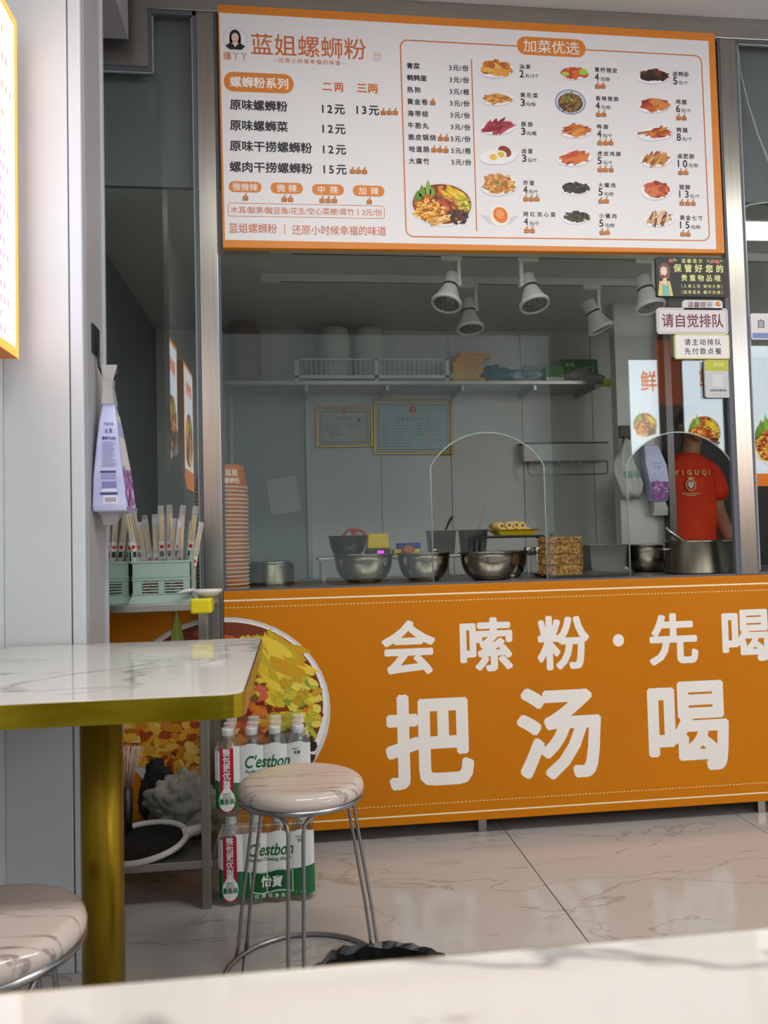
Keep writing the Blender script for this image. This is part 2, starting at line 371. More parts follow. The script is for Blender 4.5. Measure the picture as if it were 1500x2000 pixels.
MB().box(.14, 1.46, 2.87, 2.99, 2.208, 2.212).build('diffuser', mat('added_kitchen_diffuser', (1, 1, .97), .5, emit=1.5), t)
struct(MB().box(1.715, 1.982, 3.98, 4.05, 0, KZ).build('wall_partition', KWALL, bevel=.002))
jm = MB().box(1.945, 1.985, 3.9, 3.96, ZC-.853, KZ)
struct(jm.build('trim_7', mat('dark_steel_jamb', (.32, .31, .31), .3, .8), bevel=.002))
d2 = struct(MB().box(-.32, .085, KB-.014, KB, 0, 1.87).build('door_2', mat('pale_blue_grey_door', (.60, .635, .64), .45), bevel=.003))
MB().box(.085, .112, KB-.03, KB, 0, 1.9).box(-.345, -.32, KB-.03, KB, 0, 1.9).build('door_frame', mat('light_metal_frame', (.66, .67, .67), .35, .3), d2, .002)
# ---------------------------------------------------------------- menu board over the serving window
BC = [(-.2118, 1.9975), (1.5648, 2.0105), (1.5618, 2.8216), (-.2158, 2.8316)]
BY = 2.644
def bmap(u, v, ly):
    u /= 1778; v /= 825
    x = (1-u)*(1-v)*BC[0][0]+u*(1-v)*BC[1][0]+u*v*BC[2][0]+(1-u)*v*BC[3][0]
    z = (1-u)*(1-v)*BC[0][1]+u*(1-v)*BC[1][1]+u*v*BC[2][1]+(1-u)*v*BC[3][1]
    return (x, BY-.00022*ly, z)
board = thing('menu_board', 'wide white and orange printed menu board above the serving window', 'menu board', (.675, BY, 1.997))
MB().prism(BC, BY, FY-.001).build('board_panel', mat('board_orange_edge', ORANGE, .5), board, .002)
OB, WB = 'd98324', 'e2e2e4'
p = Pr(bmap); p.rect(1, 1, 1777, 824, OB, .6); p.poly([(8, 26), (1746, 14), (1752, 794), (5, 796)], 'e6e6e8', 1); p.build('board_print', board)
BT= [('蓝姐螺蛳粉', 'o', 304, 695, 391, 74), ('—还原小时候幸福的味道—', 'o', 305, 643, 254, 17), ('爆丫丫', 'o', 55, 649, 79, 28), ('螺蛳粉系列', 'w', 133, 562, 196, 38), ('二两', 'O', 383, 558, 72, 32), ('三两', 'O', 501, 558, 73, 33), ('原味螺蛳粉', 'k', 130, 484, 193, 37), ('原味螺蛳菜', 'k', 129, 414, 194, 37), ('原味干捞螺蛳粉', 'k', 168, 344, 276, 37), ('螺肉干捞螺蛳粉', 'k', 167, 273, 278, 37), ('12元', 'k', 382, 481, 78, 34), ('13元', 'k', 500, 482, 78, 34), ('12元', 'k', 382, 412, 79, 34), ('12元', 'k', 382, 341, 79, 34), ('15元', 'k', 382, 272, 79, 34), ('微微辣', 'W', 78, 205, 84, 26), ('微 辣', 'W', 217, 204, 68, 27), ('中 辣', 'W', 356, 202, 68, 27), ('加 辣', 'W', 495, 201, 69, 27), ('木耳/酸笋/酸豆角/花生/空心菜梗/腐竹丨2元/份', 'o', 284, 127, 510, 24), ('蓝姐螺蛳粉', 'o', 101, 66, 159, 33), ('还原小时候幸福的味道', 'o', 391, 63, 320, 33), ('加菜优选', 'W', 1161, 739, 205, 47), ('青菜', 'k', 663, 645, 46, 22), ('3元/份', 'k', 824, 646, 70, 22), ('鹌鹑蛋', 'k', 674, 603, 70, 22), ('3元/份', 'k', 824, 603, 70, 22), ('热狗', 'k', 662, 561, 47, 22), ('3元/根', 'k', 823, 561, 70, 22), ('黄金卷', 'k', 674, 519, 72, 22), ('3元/份', 'k', 823, 519, 70, 22), ('海带结', 'k', 674, 477, 72, 22), ('3元/份', 'k', 823, 477, 70, 22), ('牛筋丸', 'k', 674, 435, 73, 22), ('3元/份', 'k', 823, 435, 70, 22), ('脆皮锅烧', 'k', 686, 394, 97, 22), ('5元/份', 'k', 822, 393, 70, 22), ('地道肠', 'k', 674, 352, 72, 22), ('5元/根', 'k', 822, 351, 70, 22), ('大腐竹', 'k', 673, 310, 72, 22), ('5元/份', 'k', 822, 310, 70, 22), ('油果', 'k', 1062, 662, 40, 18), ('2', 'k', 1049, 636, 16, 27), ('元/3个', 'k', 1086, 630, 49, 15), ('黄花菜', 'k', 1073, 559, 63, 18), ('3', 'k', 1049, 532, 16, 27), ('元/份', 'k', 1078, 527, 36, 15), ('腊肠', 'k', 1061, 454, 42, 18), ('3', 'k', 1047, 428, 16, 27), ('元/根', 'k', 1077, 422, 36, 15), ('卤蛋', 'k', 1059, 357, 39, 18), ('3', 'k', 1047, 331, 16, 27), ('元/个', 'k', 1076, 325, 35, 15), ('炸蛋', 'k', 1060, 243, 40, 18), ('4', 'k', 1047, 218, 16, 27), ('元/个', 'k', 1076, 212, 35, 15), ('网红流心蛋', 'k', 1095, 131, 115, 18), ('4', 'k', 1045, 105, 15, 26), ('元/个', 'k', 1075, 98, 35, 15), ('青柠猪皮', 'k', 1359, 664, 84, 19), ('4', 'k', 1324, 637, 16, 27), ('元/份', 'k', 1355, 631, 36, 15), ('香辣猪肺', 'k', 1359, 559, 85, 18), ('4', 'k', 1323, 532, 16, 27), ('元/份', 'k', 1353, 527, 36, 15), ('鸭脚', 'k', 1338, 455, 41, 18), ('4', 'k', 1325, 429, 16, 27), ('元/个', 'k', 1355, 423, 36, 15), ('虎皮鸡脚', 'k', 1358, 357, 86, 18), ('5', 'k', 1322, 331, 16, 27), ('元/个', 'k', 1352, 324, 36, 15), ('大螺肉', 'k', 1345, 242, 63, 18), ('5', 'k', 1321, 217, 16, 27), ('元/份', 'k', 1351, 210, 36, 15), ('小螺肉', 'k', 1344, 130, 64, 18), ('5', 'k', 1319, 103, 16, 27), ('元/份', 'k', 1350, 96, 36, 15), ('卤鸭胗', 'k', 1641, 663, 61, 19), ('5', 'k', 1618, 637, 16, 28), ('元/个', 'k', 1649, 631, 37, 15), ('鸡腿', 'k', 1637, 559, 42, 19), ('6', 'k', 1624, 533, 16, 28), ('元/个', 'k', 1655, 527, 37, 15), ('鸭腿', 'k', 1636, 454, 42, 19), ('8', 'k', 1622, 427, 16, 28), ('元/个', 'k', 1653, 421, 37, 15), ('卤肥肠', 'k', 1646, 357, 62, 19), ('10', 'k', 1632, 329, 36, 28), ('元/份', 'k', 1673, 324, 37, 15), ('猪脚', 'k', 1636, 242, 41, 19), ('13', 'k', 1632, 216, 36, 27), ('元/个', 'k', 1673, 209, 37, 15), ('黄金七寸', 'k', 1656, 129, 86, 19), ('15', 'k', 1630, 102, 36, 27), ('元/份', 'k', 1671, 95, 37, 15)]
TH= [(1047, 188), (1067, 188), (1087, 189), (1046, 75), (1066, 75), (1325, 606), (1345, 607), (1324, 502), (1344, 503), (1325, 398), (1346, 399), (1366, 400), (1322, 300), (1342, 301), (1363, 301), (1321, 186), (1341, 187), (1320, 72), (1340, 73), (1624, 502), (1645, 502), (1623, 298), (1643, 299), (1623, 185), (1644, 185), (1665, 185), (1621, 71), (1641, 71), (553, 479), (574, 480), (595, 481), (441, 271), (461, 271), (482, 271), (78, 171), (207, 169), (228, 169), (335, 168), (356, 168), (377, 168), (496, 167), (727, 521), (750, 395), (771, 395), (726, 354), (747, 354), (768, 353)]
PILL= [(132, 562, 234, 67), (78, 205, 109, 37), (217, 204, 109, 38), (356, 202, 108, 38), (495, 201, 109, 38), (1161, 739, 251, 66)]
IM= [(957, 648, 129, 73), (959, 540, 116, 52), (956, 440, 129, 64), (954, 337, 137, 73), (954, 233, 135, 89), (951, 124, 141, 81), (1242, 646, 110, 53), (1223, 541, 114, 92), (1242, 437, 123, 61), (1230, 337, 132, 69), (1232, 228, 109, 56), (1230, 123, 105, 56), (1538, 649, 126, 62), (1535, 543, 126, 67), (1535, 438, 135, 62), (1533, 341, 121, 66), (1529, 229, 117, 84), (1535, 119, 117, 61), (749, 163, 223, 164)]
OR = 'cf7434'; BK = '16161c'
p = Pr(bmap)
for x, y, w, h in PILL: p.rrect(x-w/2, y-h/2, x+w/2, y+h/2, h*.48, 'd9822e', 2)
p.frame(19, 105, 548, 151, 10, 2.2, OR, 2); p.rect(205, 47, 207.5, 80, OR, 2); p.frame(524, 658, 550, 685, 4, 1.5, 'd8a878', 2)
p.text('蓝姐', 537, 678, 20, 9, 'd8a878', 2); p.text('粉店', 537, 665, 20, 9, 'd8a878', 2)
p.frame(618, 43, 1724, 738, 28, 4.5, OR, 1.6); p.line([(870, 680), (868, 68)], 4, OR, 2)
p.build('orange_graphics', board)
p = Pr(bmap)
for s, k, x, y, w, h in BT:
    col, bold = {'o': ('c9692f', .006), 'O': ('cf6f2c', .028), 'w': ('f4efe8', .028), 'W': ('f4efe8', .008), 'k': (BK, .026 if h > 20 else .022)}[k]
    if s[0].isdigit() and len(s) <= 2: bold = .02
    p.text(s, x, y, w, h, col, 3, bold)
p.build('lettering', board)
p = Pr(bmap)
for x, y in TH:                        # little thumbs-up marks
    for k, (c, g) in enumerate((('7a4a24', 1.0), ('c9792e', .82))):
        p.poly([(x+g*a, y+g*b) for a, b in ((-9, -12), (8, -12), (10, -4), (9, 3), (3, 3), (6, 12), (2, 13), (-3, 4), (-9, 2))], c, 3+k)
tag(p.build('thumb_marks', board), kind='stuff')
BR = ['b5651d', '8c4a1a', 'd08a3a', 'a8521c']; DISH = [
 ('plate', ['e0a044', 'cc7d28', 'b8641c', 'e8b860'], 24, .30, 0), ('plate', ['d89a48', 'c07a30', 'e0b468', 'a86a28'], 30, .2, .2), ('plate', ['8e2030', 'a83a48', '701824', 'b85560'], 16, .34, .5),
 ('egg', [], 0, 0, 0), ('rice', ['d8a050', 'c08030', 'e8c078', 'a86820'], 60, .16, 0), ('softegg', [], 0, 0, 0),
 ('lime', ['d86838', 'c05028', 'e89858', 'c83c28'], 26, .24, 0), ('bluebowl', ['6a4a24', '8a6a34', '4a3218', 'a08040'], 40, .2, .9), ('plate', ['c8702c', 'a8501c', 'e09048'], 14, .34, .25),
 ('plate', ['c05020', '9c3418', 'd8783c'], 16, .34, .25), ('plate', ['2a2420', '3e3630', '181412', '54483c'], 34, .2, 0), ('plate', ['38301c', '4c4228', '282010', '5a5032'], 44, .15, 0),
 ('plate', ['4a2418', '2e1610', '6a3824', '3a1c12'], 26, .24, 0), ('plate', ['b04020', '8e2c16', 'c8602c', 'd08848'], 18, .32, 0), ('leg', ['b85a20', '9c4418', 'd88838'], 14, .3, .3),
 ('plate', ['a8602c', '8a4420', 'c88844', 'd8a860'], 30, .22, .7), ('plate', ['b04420', 'c85c30', '8c2c14', 'd07848'], 22, .28, 0), ('plate', ['d8b488', '8a4a2c', 'e8d0a8', '6a3420'], 20, .28, .9)]
def dish(p, x, y, w, h, spec):
    kind, cols, n, size, rot = spec; a, b = w/2, h/2
    if kind == 'softegg':
        p.poly([(x-a, y+b*.1), (x-a*.6, y-b*.7), (x, y-b), (x+a*.6, y-b*.7), (x+a, y+b*.1), (x+a*.3, y-b*.2), (x-a*.3, y-b*.2)], 'cfd3da', 2)
        p.ell(x, y, a*.5, b*.95, 'f4ecdc', 3, rot=.5); p.ell(x+a*.05, y+b*.05, a*.36, b*.72, 'e07a30', 4, rot=.5); p.ell(x+a*.02, y+b*.15, a*.2, b*.4, 'ee9a50', 5, rot=.5); return
    tilt = .12
    p.ell(x, y-b*.12, a, b*.82, 'c4c8d4', 2, rot=tilt); p.ell(x, y-b*.05, a*.98, b*.78, 'eef0f4' if kind != 'bluebowl' else '8898b8', 2.4, rot=tilt)
    if kind == 'egg':
        p.ell(x+a*.35, y+b*.45, a*.36, b*.5, '8a3c1c', 4, rot=-.5); p.ell(x+a*.12, y+b*.12, a*.32, b*.42, 'f2ece0', 4.5); p.ell(x+a*.14, y+b*.12, a*.19, b*.27, 'e8b830', 5)
        p.ell(x-a*.28, y-b*.15, a*.34, b*.44, 'f6f0e6', 5.5); p.ell(x-a*.26, y-b*.15, a*.2, b*.29, 'eec040', 6); return
    if kind == 'bluebowl':
        p.ell(x, y, a, b, '7f92b4', 2.6); p.ell(x, y, a*.92, b*.9, 'c8d0dc', 2.8); p.ell(x, y-b*.06, a*.8, b*.76, '5a3e1e', 2.9); food(p, x, y-b*.05, a*.85, b*.8, cols, 3, n*2, size*1.2, stripes=rot); food(p, x, y+b*.2, a*.3, b*.3, ['7a9a38', '9ab850'], 5, 6, .4); return
    if kind == 'leg':
        p.line([(x-a, y-b*.1), (x-a*.2, y+b*.2)], b*.3, 'b06a34', 3.5)
        x += a*.2; a *= .8
    p.blob(x, y+b*.05, a*.74, b*.56, cols[1], 2.8, 22, .06, tilt)
    food(p, x, y+b*.08, a*.92, b*(.72 if kind != 'rice' else .85), cols, 3, int(n*2.2), size*1.15, stripes=rot if rot else False)
    if kind == 'lime':
        p.ell(x-a*.6, y-b*.1, a*.25, b*.3, 'b4d048', 6); p.ell(x+a*.6, y+b*.25, a*.28, b*.45, 'a8cc40', 6)
    if kind == 'rice': food(p, x, y+b*.15, a*.3, b*.2, ['6a8a34', '4c6a24'], 6, 6, .3)
random.seed(11)
for (x, y, w, h), spec in zip(IM[:18], DISH):
    p = Pr(bmap); dish(p, x, y, w, h, spec); p.build('dish_picture', board)
def noodle_bowl(p, x, y, a, b, ly=2, leaf=True, k=1.0):
    """printed picture of a bowl of noodles with toppings"""
    p.ell(x, y, a, b, 'd8d4d2', ly, 48); p.ell(x, y+b*.02, a*.97, b*.95, 'f0eeec', ly+.2, 48); p.ell(x, y+b*.05, a*.93, b*.9, '7a3412', ly+.4, 48)
    cur = [ly+.6]
    def seg(cx, cy, ra, rb, cols, n, size, l, **kw):
        food(p, x+a*cx, y+b*cy, a*ra, b*rb, cols, cur[0], n, size, **kw); cur[0] += .012*n+.1
    seg(0, 0, .9, .9, ['b85420', '8c3410', 'd88028', 'a04414', 'c8641c'], int(110*k), .14, .6)
    seg(.42, .44, .46, .40, ['e8c020', 'f0d040', 'd0a010', 'c8b428'], int(46*k), .34, 4.2, stripes=-.7)
    seg(.68, .02, .26, .44, ['d8c030', 'b8b838', 'e8d858', '8ca030', 'c8a020'], int(46*k), .26, 6.0)
    seg(.50, -.52, .38, .36, ['2a1a14', '40261c', '1a100c', '54301e'], int(40*k), .26, 7.2)
    seg(.12, .18, .30, .28, ['a82c18', 'c4482c', '8a1c14', 'd86848', '7a5a20'], int(36*k), .22, 8.2)
    seg(-.42, -.25, .54, .56, ['e8a828', 'f0c048', 'd88a18', 'f4d070', 'c87414', 'b04c10'], int(110*k), .15, 7.0)
    seg(-.1, -.68, .36, .22, ['e0b060', 'f0d090', 'c89040'], int(20*k), .5, 10.5, stripes=.3)
    if leaf:
        for dx, dy, h, w_, c in ((-.62, .62, .5, .16, '6a9a34'), (-.42, .78, .62, .15, '86b048'), (-.75, .4, .4, .2, '5a8a2c'), (-.3, .6, .4, .14, '7aa83c')):
            cx, cy = x+a*dx, y+b*dy
            p.poly([(cx-w_*a*.5, cy-h*b*.5), (cx-w_*a*.6, cy), (cx, cy+h*b*.6), (cx+w_*a*.6, cy), (cx+w_*a*.5, cy-h*b*.5)], c, cur[0]+.2)
x, y, w, h = IM[18]; p = Pr(bmap); noodle_bowl(p, x, y-6, w/2, h/2*.95); p.build('noodle_bowl_picture', board)
p = Pr(bmap); x, y = 56, 708                                      # round portrait: generic long-haired figure
p.ell(x, y, 41, 41, 'b8bac0', 2, 40); p.ell(x, y, 39.5, 39.5, 'e4e4e6', 2.3, 40); p.ell(x, y+6, 19, 27, '14141a', 3)
p.rect(x-19, y-22, x+19, y+6, '14141a', 3); p.poly([(x-33, y-24), (x-15, y-12), (x+15, y-12), (x+33, y-24), (x+20, y-36), (x-20, y-36)], '1a1c22', 3.4)
p.poly([(x-13, y-12), (x+13, y-12), (x, y-28)], 'e6c8bc', 3.8); p.ell(x, y+4, 12, 17, 'e8c4b8', 4.2); p.ell(x-5, y+6, 2, 1.2, '3a2420', 4.6); p.ell(x+5, y+6, 2, 1.2, '3a2420', 4.6); p.ell(x, y-5, 4, 1.4, 'b05050', 4.6)
p.build('portrait_picture', board)
# ---------------------------------------------------------------- counter below the window
ct = thing('serving_counter', 'long steel serving counter with an orange printed front', 'counter', (1.2, 2.98, 0))
PY = 2.668
MB().box(-.2309, 3.2, PY, PY+.012, .052, .852).build('front_panel', noisy(mat('orange_panel', ORANGE, .42, spec=.22), (.775, .462, .0), (.80, .48, .01), 1.5), ct, .0015)
MB().box(-.2309, 3.9, PY+.012, 3.48, .826, ZC-.001).build('worktop', STEELH, ct, .002)
for x in (-.14, .628, 1.65, 2.6):
    for y in (2.70, 3.42):
        MB().box(x-.014, x+.014, y, y+.028, 0, .826).build('leg', STEEL, ct)
MB().box(.10, 1.16, 3.15, 3.46, .933, .945).build('raised_ledge', STEELH, ct, .002)
for x in (.12, .62, 1.13):
    for y in (3.16, 3.43): MB().box(x-.008, x+.008, y, y+.016, ZC, .933).build('ledge_leg', STEEL, ct)
MB().box(-.2, 3.9, 3.46, 3.47, .15, .826).build('rear_sheet', STEELH, ct)
p = Pr(flat_y(PY)); OW = 'f4ead8'
p.rect(-.2309, .8180, 3.2, .8235, 'f6e6c4', 1); p.rect(-.2309, .0795, 3.2, .0845, 'f6e6c4', 1)
for z in (.7975, .117):
    n = int(3.43/.0125)
    for k in range(n): p.rect(-.226+k*.0125, z-.0012, -.226+k*.0125+.007, z+.0012, 'f2dca8', 1)
p.build('border_lines', ct)
for s, x, z, w in (('会', .383, .643, .185), ('嗦', .652, .643, .185), ('粉', .925, .639, .188), ('先', 1.326, .636, .182), ('喝', 1.60, .638, .185)):
    Pr(flat_y(PY)).text(s, x, z, w, w*1.0, 'efece6', 1, .030).build('big_character', ct)
Pr(flat_y(PY)).ell(1.124, .639, .0205, .0215, 'efece6', 1, 24).build('big_dot', ct)
for s, x, z, w in (('把', .447, .327, .303), ('汤', .9, .33, .302), ('喝', 1.37, .329, .300)):
    Pr(flat_y(PY)).text(s, x, z, w, w*1.05, 'efece6', 1, .032).build('big_character', ct)
class ClipPr(Pr):
    def __init__(s, fn, sgn, x0): Pr.__init__(s, fn); s.sgn = sgn; s.x0 = x0
    def poly(s, pts, col, ly=1):
        out = []; ins = lambda q: s.sgn*(q[0]-s.x0) >= 0
        for a, b in zip(pts, pts[1:]+pts[:1]):
            if ins(a): out.append(a)
            if ins(a) != ins(b):
                t = (s.x0-a[0])/(b[0]-a[0]); out.append((s.x0, a[1]+t*(b[1]-a[1])))
        return Pr.poly(s, out, col, ly) if len(out) > 2 else s
lp = struct(MB().box(-1.15, XL0-.002, 2.700, 2.712, .05, .80).build('wall_panel_left', MATS['orange_panel'], bevel=.0015))
random.seed(5); p = ClipPr(flat_y(PY), 1, -.2305); noodle_bowl(p, -.232, .452, .346, .315, 1.2, False, 2.2); p.build('noodle_bowl_picture', ct)
random.seed(5); p = ClipPr(flat_y(2.700), -1, XL0-.004); noodle_bowl(p, -.24, .452, .349, .315, 1.2, False, 2.2)
p.poly([(-.412, .60), (-.405, .72), (-.388, .80), (-.372, .74), (-.352, .62), (-.36, .56)], 'a0b048', 20); p.line([(-.388, .79), (-.382, .6)], .003, 'c8d080', 20.5)
p.poly([(-.345, .58), (-.33, .66), (-.325, .58)], '6a8a30', 20); p.build('noodle_bowl_picture', lp)
# ---------------------------------------------------------------- marble tables
MTOP = marble('white_marble_top', (.80, .80, .785), (.42, .415, .41), 1.9, .06, .022, 1.25, thick=.7, stretch=(1, 2.6, 1))
def corner_rect(x0, x1, y0, y1, r): return rr(x0, y0, x1, y1, r, 6)
def table(name, label, x0, x1, y0, y1, legs):
    t = thing(name, label, 'table', ((x0+x1)/2, (y0+y1)/2, 0))
    MB().prismz(corner_rect(x0+.003, x1-.003, y0+.003, y1-.003, .03), .740, .775).build('table_top', MTOP, t, .001)
    a = corner_rect(x0, x1, y0, y1, .033); b = corner_rect(x0+.004, x1-.004, y0+.004, y1-.004, .029); n = len(a); m = MB()
    R = [[(x, y, z) for x, y in P] for P, z in ((a, .738), (a, .7735), (b, .7735), (b, .738))]
    m.rings(R, 0, False, (False, False), True); m.build('edge_band', GOLD, t)
    for x, y in legs:
        MB().lathe([(.037, .014), (.037, .738)], 28, (x, y, 0)).build('leg', GOLDR, t)
        MB().lathe([(.08, 0), (.08, .008), (.075, .014), (.037, .016)], 36, (x, y, 0)).build('foot_plate', GOLDR, t)
    return t
table('marble_table', 'white marble table with gold band and gold column leg against the left wall', -.684, -.078, 1.235, 1.98, [(-.352, 1.5)])
table('marble_table', 'large white marble table top in the near foreground', -.62, 1.35, -.36, .436, [(-.3, .05), (1.0, .05)])
# ---------------------------------------------------------------- stools
SEAT = marble('stool_seat_marble', (.80, .745, .71), (.34, .28, .26), 3.0, .14, .016, .1, thick=.7, stretch=(.5, 4.5, 1))
def stool(label, loc, az):
    t = thing('round_stool', label, 'stool', loc, 'round marble stools')
    MB().lathe([(.001, .420), (.140, .420), (.1465, .426), (.1472, .435), (.144, .445), (.137, .452), (.129, .4548), (.124, .4552), (.11, .4553), (.001, .4553)], 48).build('seat', SEAT, t, local=True)
    MB().lathe([(.0, .412), (.145, .412), (.1475, .416), (.1475, .4225), (.0, .4225)], 48).build('seat_band', CHROME, t, local=True)
    for k in range(3):
        a = az+2*PI*k/3; ca, sa = math.cos(a), math.sin(a); m = MB()
        for s in (-1, 1):
            pts = [(.095, .052), (.112, .046), (.122, .030), (.127, .019), (.130, .0165), (.150, .0165), (.172, .0165), (.183, .0165), (.187, .020)]
            zs = [.411, .409, .402, .390, .370, .25, .12, .04, .012]
            m.tube([(r*ca-s*q*sa, r*sa+s*q*ca, z) for (r, q), z in zip(pts, zs)], .0042, 8)
        m.tube([(.095*ca-q*sa, .095*sa+q*ca, .411) for q in (-.052, 0, .052)], .0042, 8)
        m.build('leg', CHROME, t, local=True)
    MB().tube([(.187*math.cos(2*PI*k/40), .187*math.sin(2*PI*k/40), .006) for k in range(40)], .0058, 8, closed=True).build('base_ring', CHROME, t, local=True)
    return t
stool('round marble stool in front of the bottled water packs', (.008, 1.885, 0), -1.68)
stool('round marble stool at the left edge, under the table', (-.469, 1.06+.195, 0), -.9)
# ---------------------------------------------------------------- waste bin with a black bag
t = thing('waste_bin', 'waste bin lined with a black plastic bag, beside the stool', 'bin', (.125, 1.26, 0))
MB().lathe([(.085, 0), (.112, .29), (.108, .29), (.08, .006)], 32, (.125, 1.26, 0)).build('bin_body', mat('dark_bin', (.10, .10, .12), .5), t)
m = MB(); random.seed(3); R = []
N = 56
for i, (r, z) in enumerate([(.117, .20), (.1215, .26), (.1225, .305), (.119, .318), (.111, .312), (.100, .24), (.085, .06)]):
    R.append([((r+random.uniform(-.003, .003)+.0015*math.sin(k*5))*math.cos(2*PI*k/N)+.125, (r+random.uniform(-.003, .003))*math.sin(2*PI*k/N)+1.26, z+random.uniform(-.004, .004)) for k in range(N)])
m.rings(R, 0, False, (False, False)); m.build('bag_liner', mat('black_bag_film', (.055, .058, .072), .38), t)
# ---------------------------------------------------------------- steel rack by the shopfront
RX0, RX1, RY0, RY1 = -.80, -.243, 2.268, 2.655
rk = thing('steel_rack', 'stainless two-tier rack holding the chopstick holders beside the counter', 'rack', (-.5, 2.46, 0))
MB().box(RX0, RX1, RY0, RY1, .823, .845).build('top_shelf', STEELH, rk, .002)
MB().box(RX0, RX1+.004, RY0+.01, RY1, .108, .130).build('lower_shelf', STEELH, rk, .002)
for x, y in ((RX1-.012, RY0+.013), (RX1-.012, RY1-.015), (RX0+.015, RY0+.013), (RX0+.015, RY1-.015)):
    MB().box(x-.0125, x+.0125, y-.0125, y+.0125, 0, .823).build('leg', STEEL, rk, .002)
m = MB(); m.box(RX1-.044, RX1+.008, RY0-.014, RY0+.006, .814, .857); m.box(RX1-.006, RX1+.014, RY0-.014, RY0+.06, .814, .857)
m.build('corner_guard', mat('yellow_foam', (.86, .80, .02), .6), rk, .007, seg=3)
t = thing('soup_spoon', 'white melamine spoon bowl lying on the rack corner', 'spoon', (-.262, 2.335, .846))
m = MB(); m.lathe([(.001, .0), (.022, .002), (.037, .012), (.042, .022), (.040, .022), (.034, .014), (.02, .006), (.001, .004)], 28, (-.245, 2.297, .8585), sx=1.05, sy=.55, cap=(True, True)); m.build('bowl', mat('white_melamine', (.82, .82, .80), .3), t)
MB().tube([(-.281, 2.297, .879), (-.30, 2.288, .878), (-.325, 2.280, .872)], [.006, .005, .004], 8).build('handle', MATS['white_melamine'], t)
# ---------------------------------------------------------------- chopstick holders
MINT = mat('mint_plastic', (.60, .70, .65), .45); CLR = glassmat('clear_plastic', (.86, .88, .88), .06)
def holder(label, loc, w, d):
    t = thing('chopstick_holder', label, 'holder', loc, 'chopstick holders on the rack'); h, q = .120, .003; x0, x1 = -w/2, w/2
    f = MB(); f.box(x0, x1, 0, q, 0, .028).box(x0, x1, 0, q, .062, h)
    for k in range(4): f.box(x0+.028, -.008, .0004, q, .0325+.008*k, .0365+.008*k).box(.008, x1-.022, .0004, q, .0325+.008*k, .0365+.008*k)
    f.box(x0, x0+.028, 0, q, .028, .062).box(x1-.022, x1, 0, q, .028, .062).box(-.008, .008, 0, q, .028, .062)
    f.box(x0-.002, x1+.002, -.002, q, h-.006, h)
    for z in (.026, .066, .074): f.box(x0, x1, -.0015, q, z-.0015, z+.0015)
    f.build('front_wall', MINT, t, local=True)
    MB().box(x0, x0+q, 0, d, 0, .155).box(x1-q, x1, 0, d, 0, .150).box(x0, x1, d-q, d, 0, .157).box(x0, x1, 0, d, 0, .004).build('body', MINT, t, local=True)
    MB().rings([[(x0-.008, -.006, 0), (x1+.008, -.006, 0), (x1+.008, d, 0), (x0-.008, d, 0)], [(x0, 0, .022), (x1, 0, .022), (x1, d, .022), (x0, d, .022)]], 0, False, (False, False)).build('flared_base', MINT, t, local=True)
    MB().box(x0+.012, x1-.012, .001, .0025, h, .152).build('clear_guard', CLR, t, local=True)
    return t
holder('mint green chopstick holder with slots, in front on the rack', (-.372, 2.306, .845), .165, .115)
holder('mint green chopstick holder beside the wall post, half hidden', (-.548, 2.325, .845), .17, .115)
BAMBOO = mat('bamboo', (.78, .66, .42), .5); PAPER = mat('chopstick_paper', (.86, .83, .78), .6); REDP = mat('red_print', (.70, .10, .10), .5)
FILMW = mat('glossy_film', (.85, .85, .85), .12, alpha=.28)
def chop_pack(loc, rot, label, group, odd=False):
    t = thing('chopstick_pack', label, 'chopsticks', loc, group); t.rotation_euler = rot
    for s in (-1, 1): MB().tube([(s*.0034, 0, .0), (s*.0032, 0, .195)], [.0022, .0028], 7).build('chopstick', BAMBOO, t, local=True)
    MB().box(-.0075, .0075, -.0036, .0036, 0, .118).build('paper_sleeve', [PAPER], t, local=True)
    m = MB(); m.box(-.005, .005, -.0040, -.0037, .098, .108); m.build('red_mark', REDP, t, local=True); MB().box(-.0075, .0075, -.0039, -.0037, .02, .05).build('red_band', REDP, t, local=True)
    MB().box(-.0055, .0055, -.0040, -.0038, .074, .090).build('dark_mark', BLACKP, t, local=True)
    m = MB(); m.rings([[(-.0085, -.004, .10), (.0085, -.004, .10), (.0085, .004, .10), (-.0085, .004, .10)], [(-.008, -.0038, .20), (.008, -.0038, .20), (.008, .0038, .20), (-.008, .0038, .20)], [(-.0085, -.0008, .222), (.0085, -.0008, .222), (.0085, .0008, .222), (-.0085, .0008, .222)]], 0, False, (False, True)); m.build('film', FILMW, t, local=True)
    return t
random.seed(21); proto = None
for bx, n, gl, lab in ((-.372, 22, 'chopstick packs in the front holder', 'wrapped bamboo chopstick pair standing in the front mint holder'), (-.548, 10, 'chopstick packs in the rear holder', 'wrapped bamboo chopstick pair standing in the holder beside the post')):
    for k in range(n):
        x = bx+(-.068+.136*((k*.618) % 1)); y = (2.325 if bx > -.5 else 2.345)+.075*((k*.37) % 1); u = (x-bx)/.068
        rot = (random.uniform(-.10, .16), u*.16+random.uniform(-.05, .05), random.uniform(-.5, .5)); loc = (x*.96+bx*.04, y, .858+random.choice((0, .008, .02, .045)))
        if proto is None: proto = chop_pack(loc, rot, lab, gl)
        else: copy_tree(proto, loc, rot, lab, gl)
t = thing('plastic_spoon', 'wrapped white plastic spoon leaning out of the front holder', 'spoon', (-.345, 2.34, .88)); t.rotation_euler = (.1, .12, 0)
MB().box(-.006, .006, -.001, .001, 0, .2).build('handle', PLASTICW, t, .001, local=True); MB().lathe([(.001, 0), (.012, .004), (.014, .02), (.001, .035)], 12, sy=.3).build('bowl', PLASTICW, t, local=True)
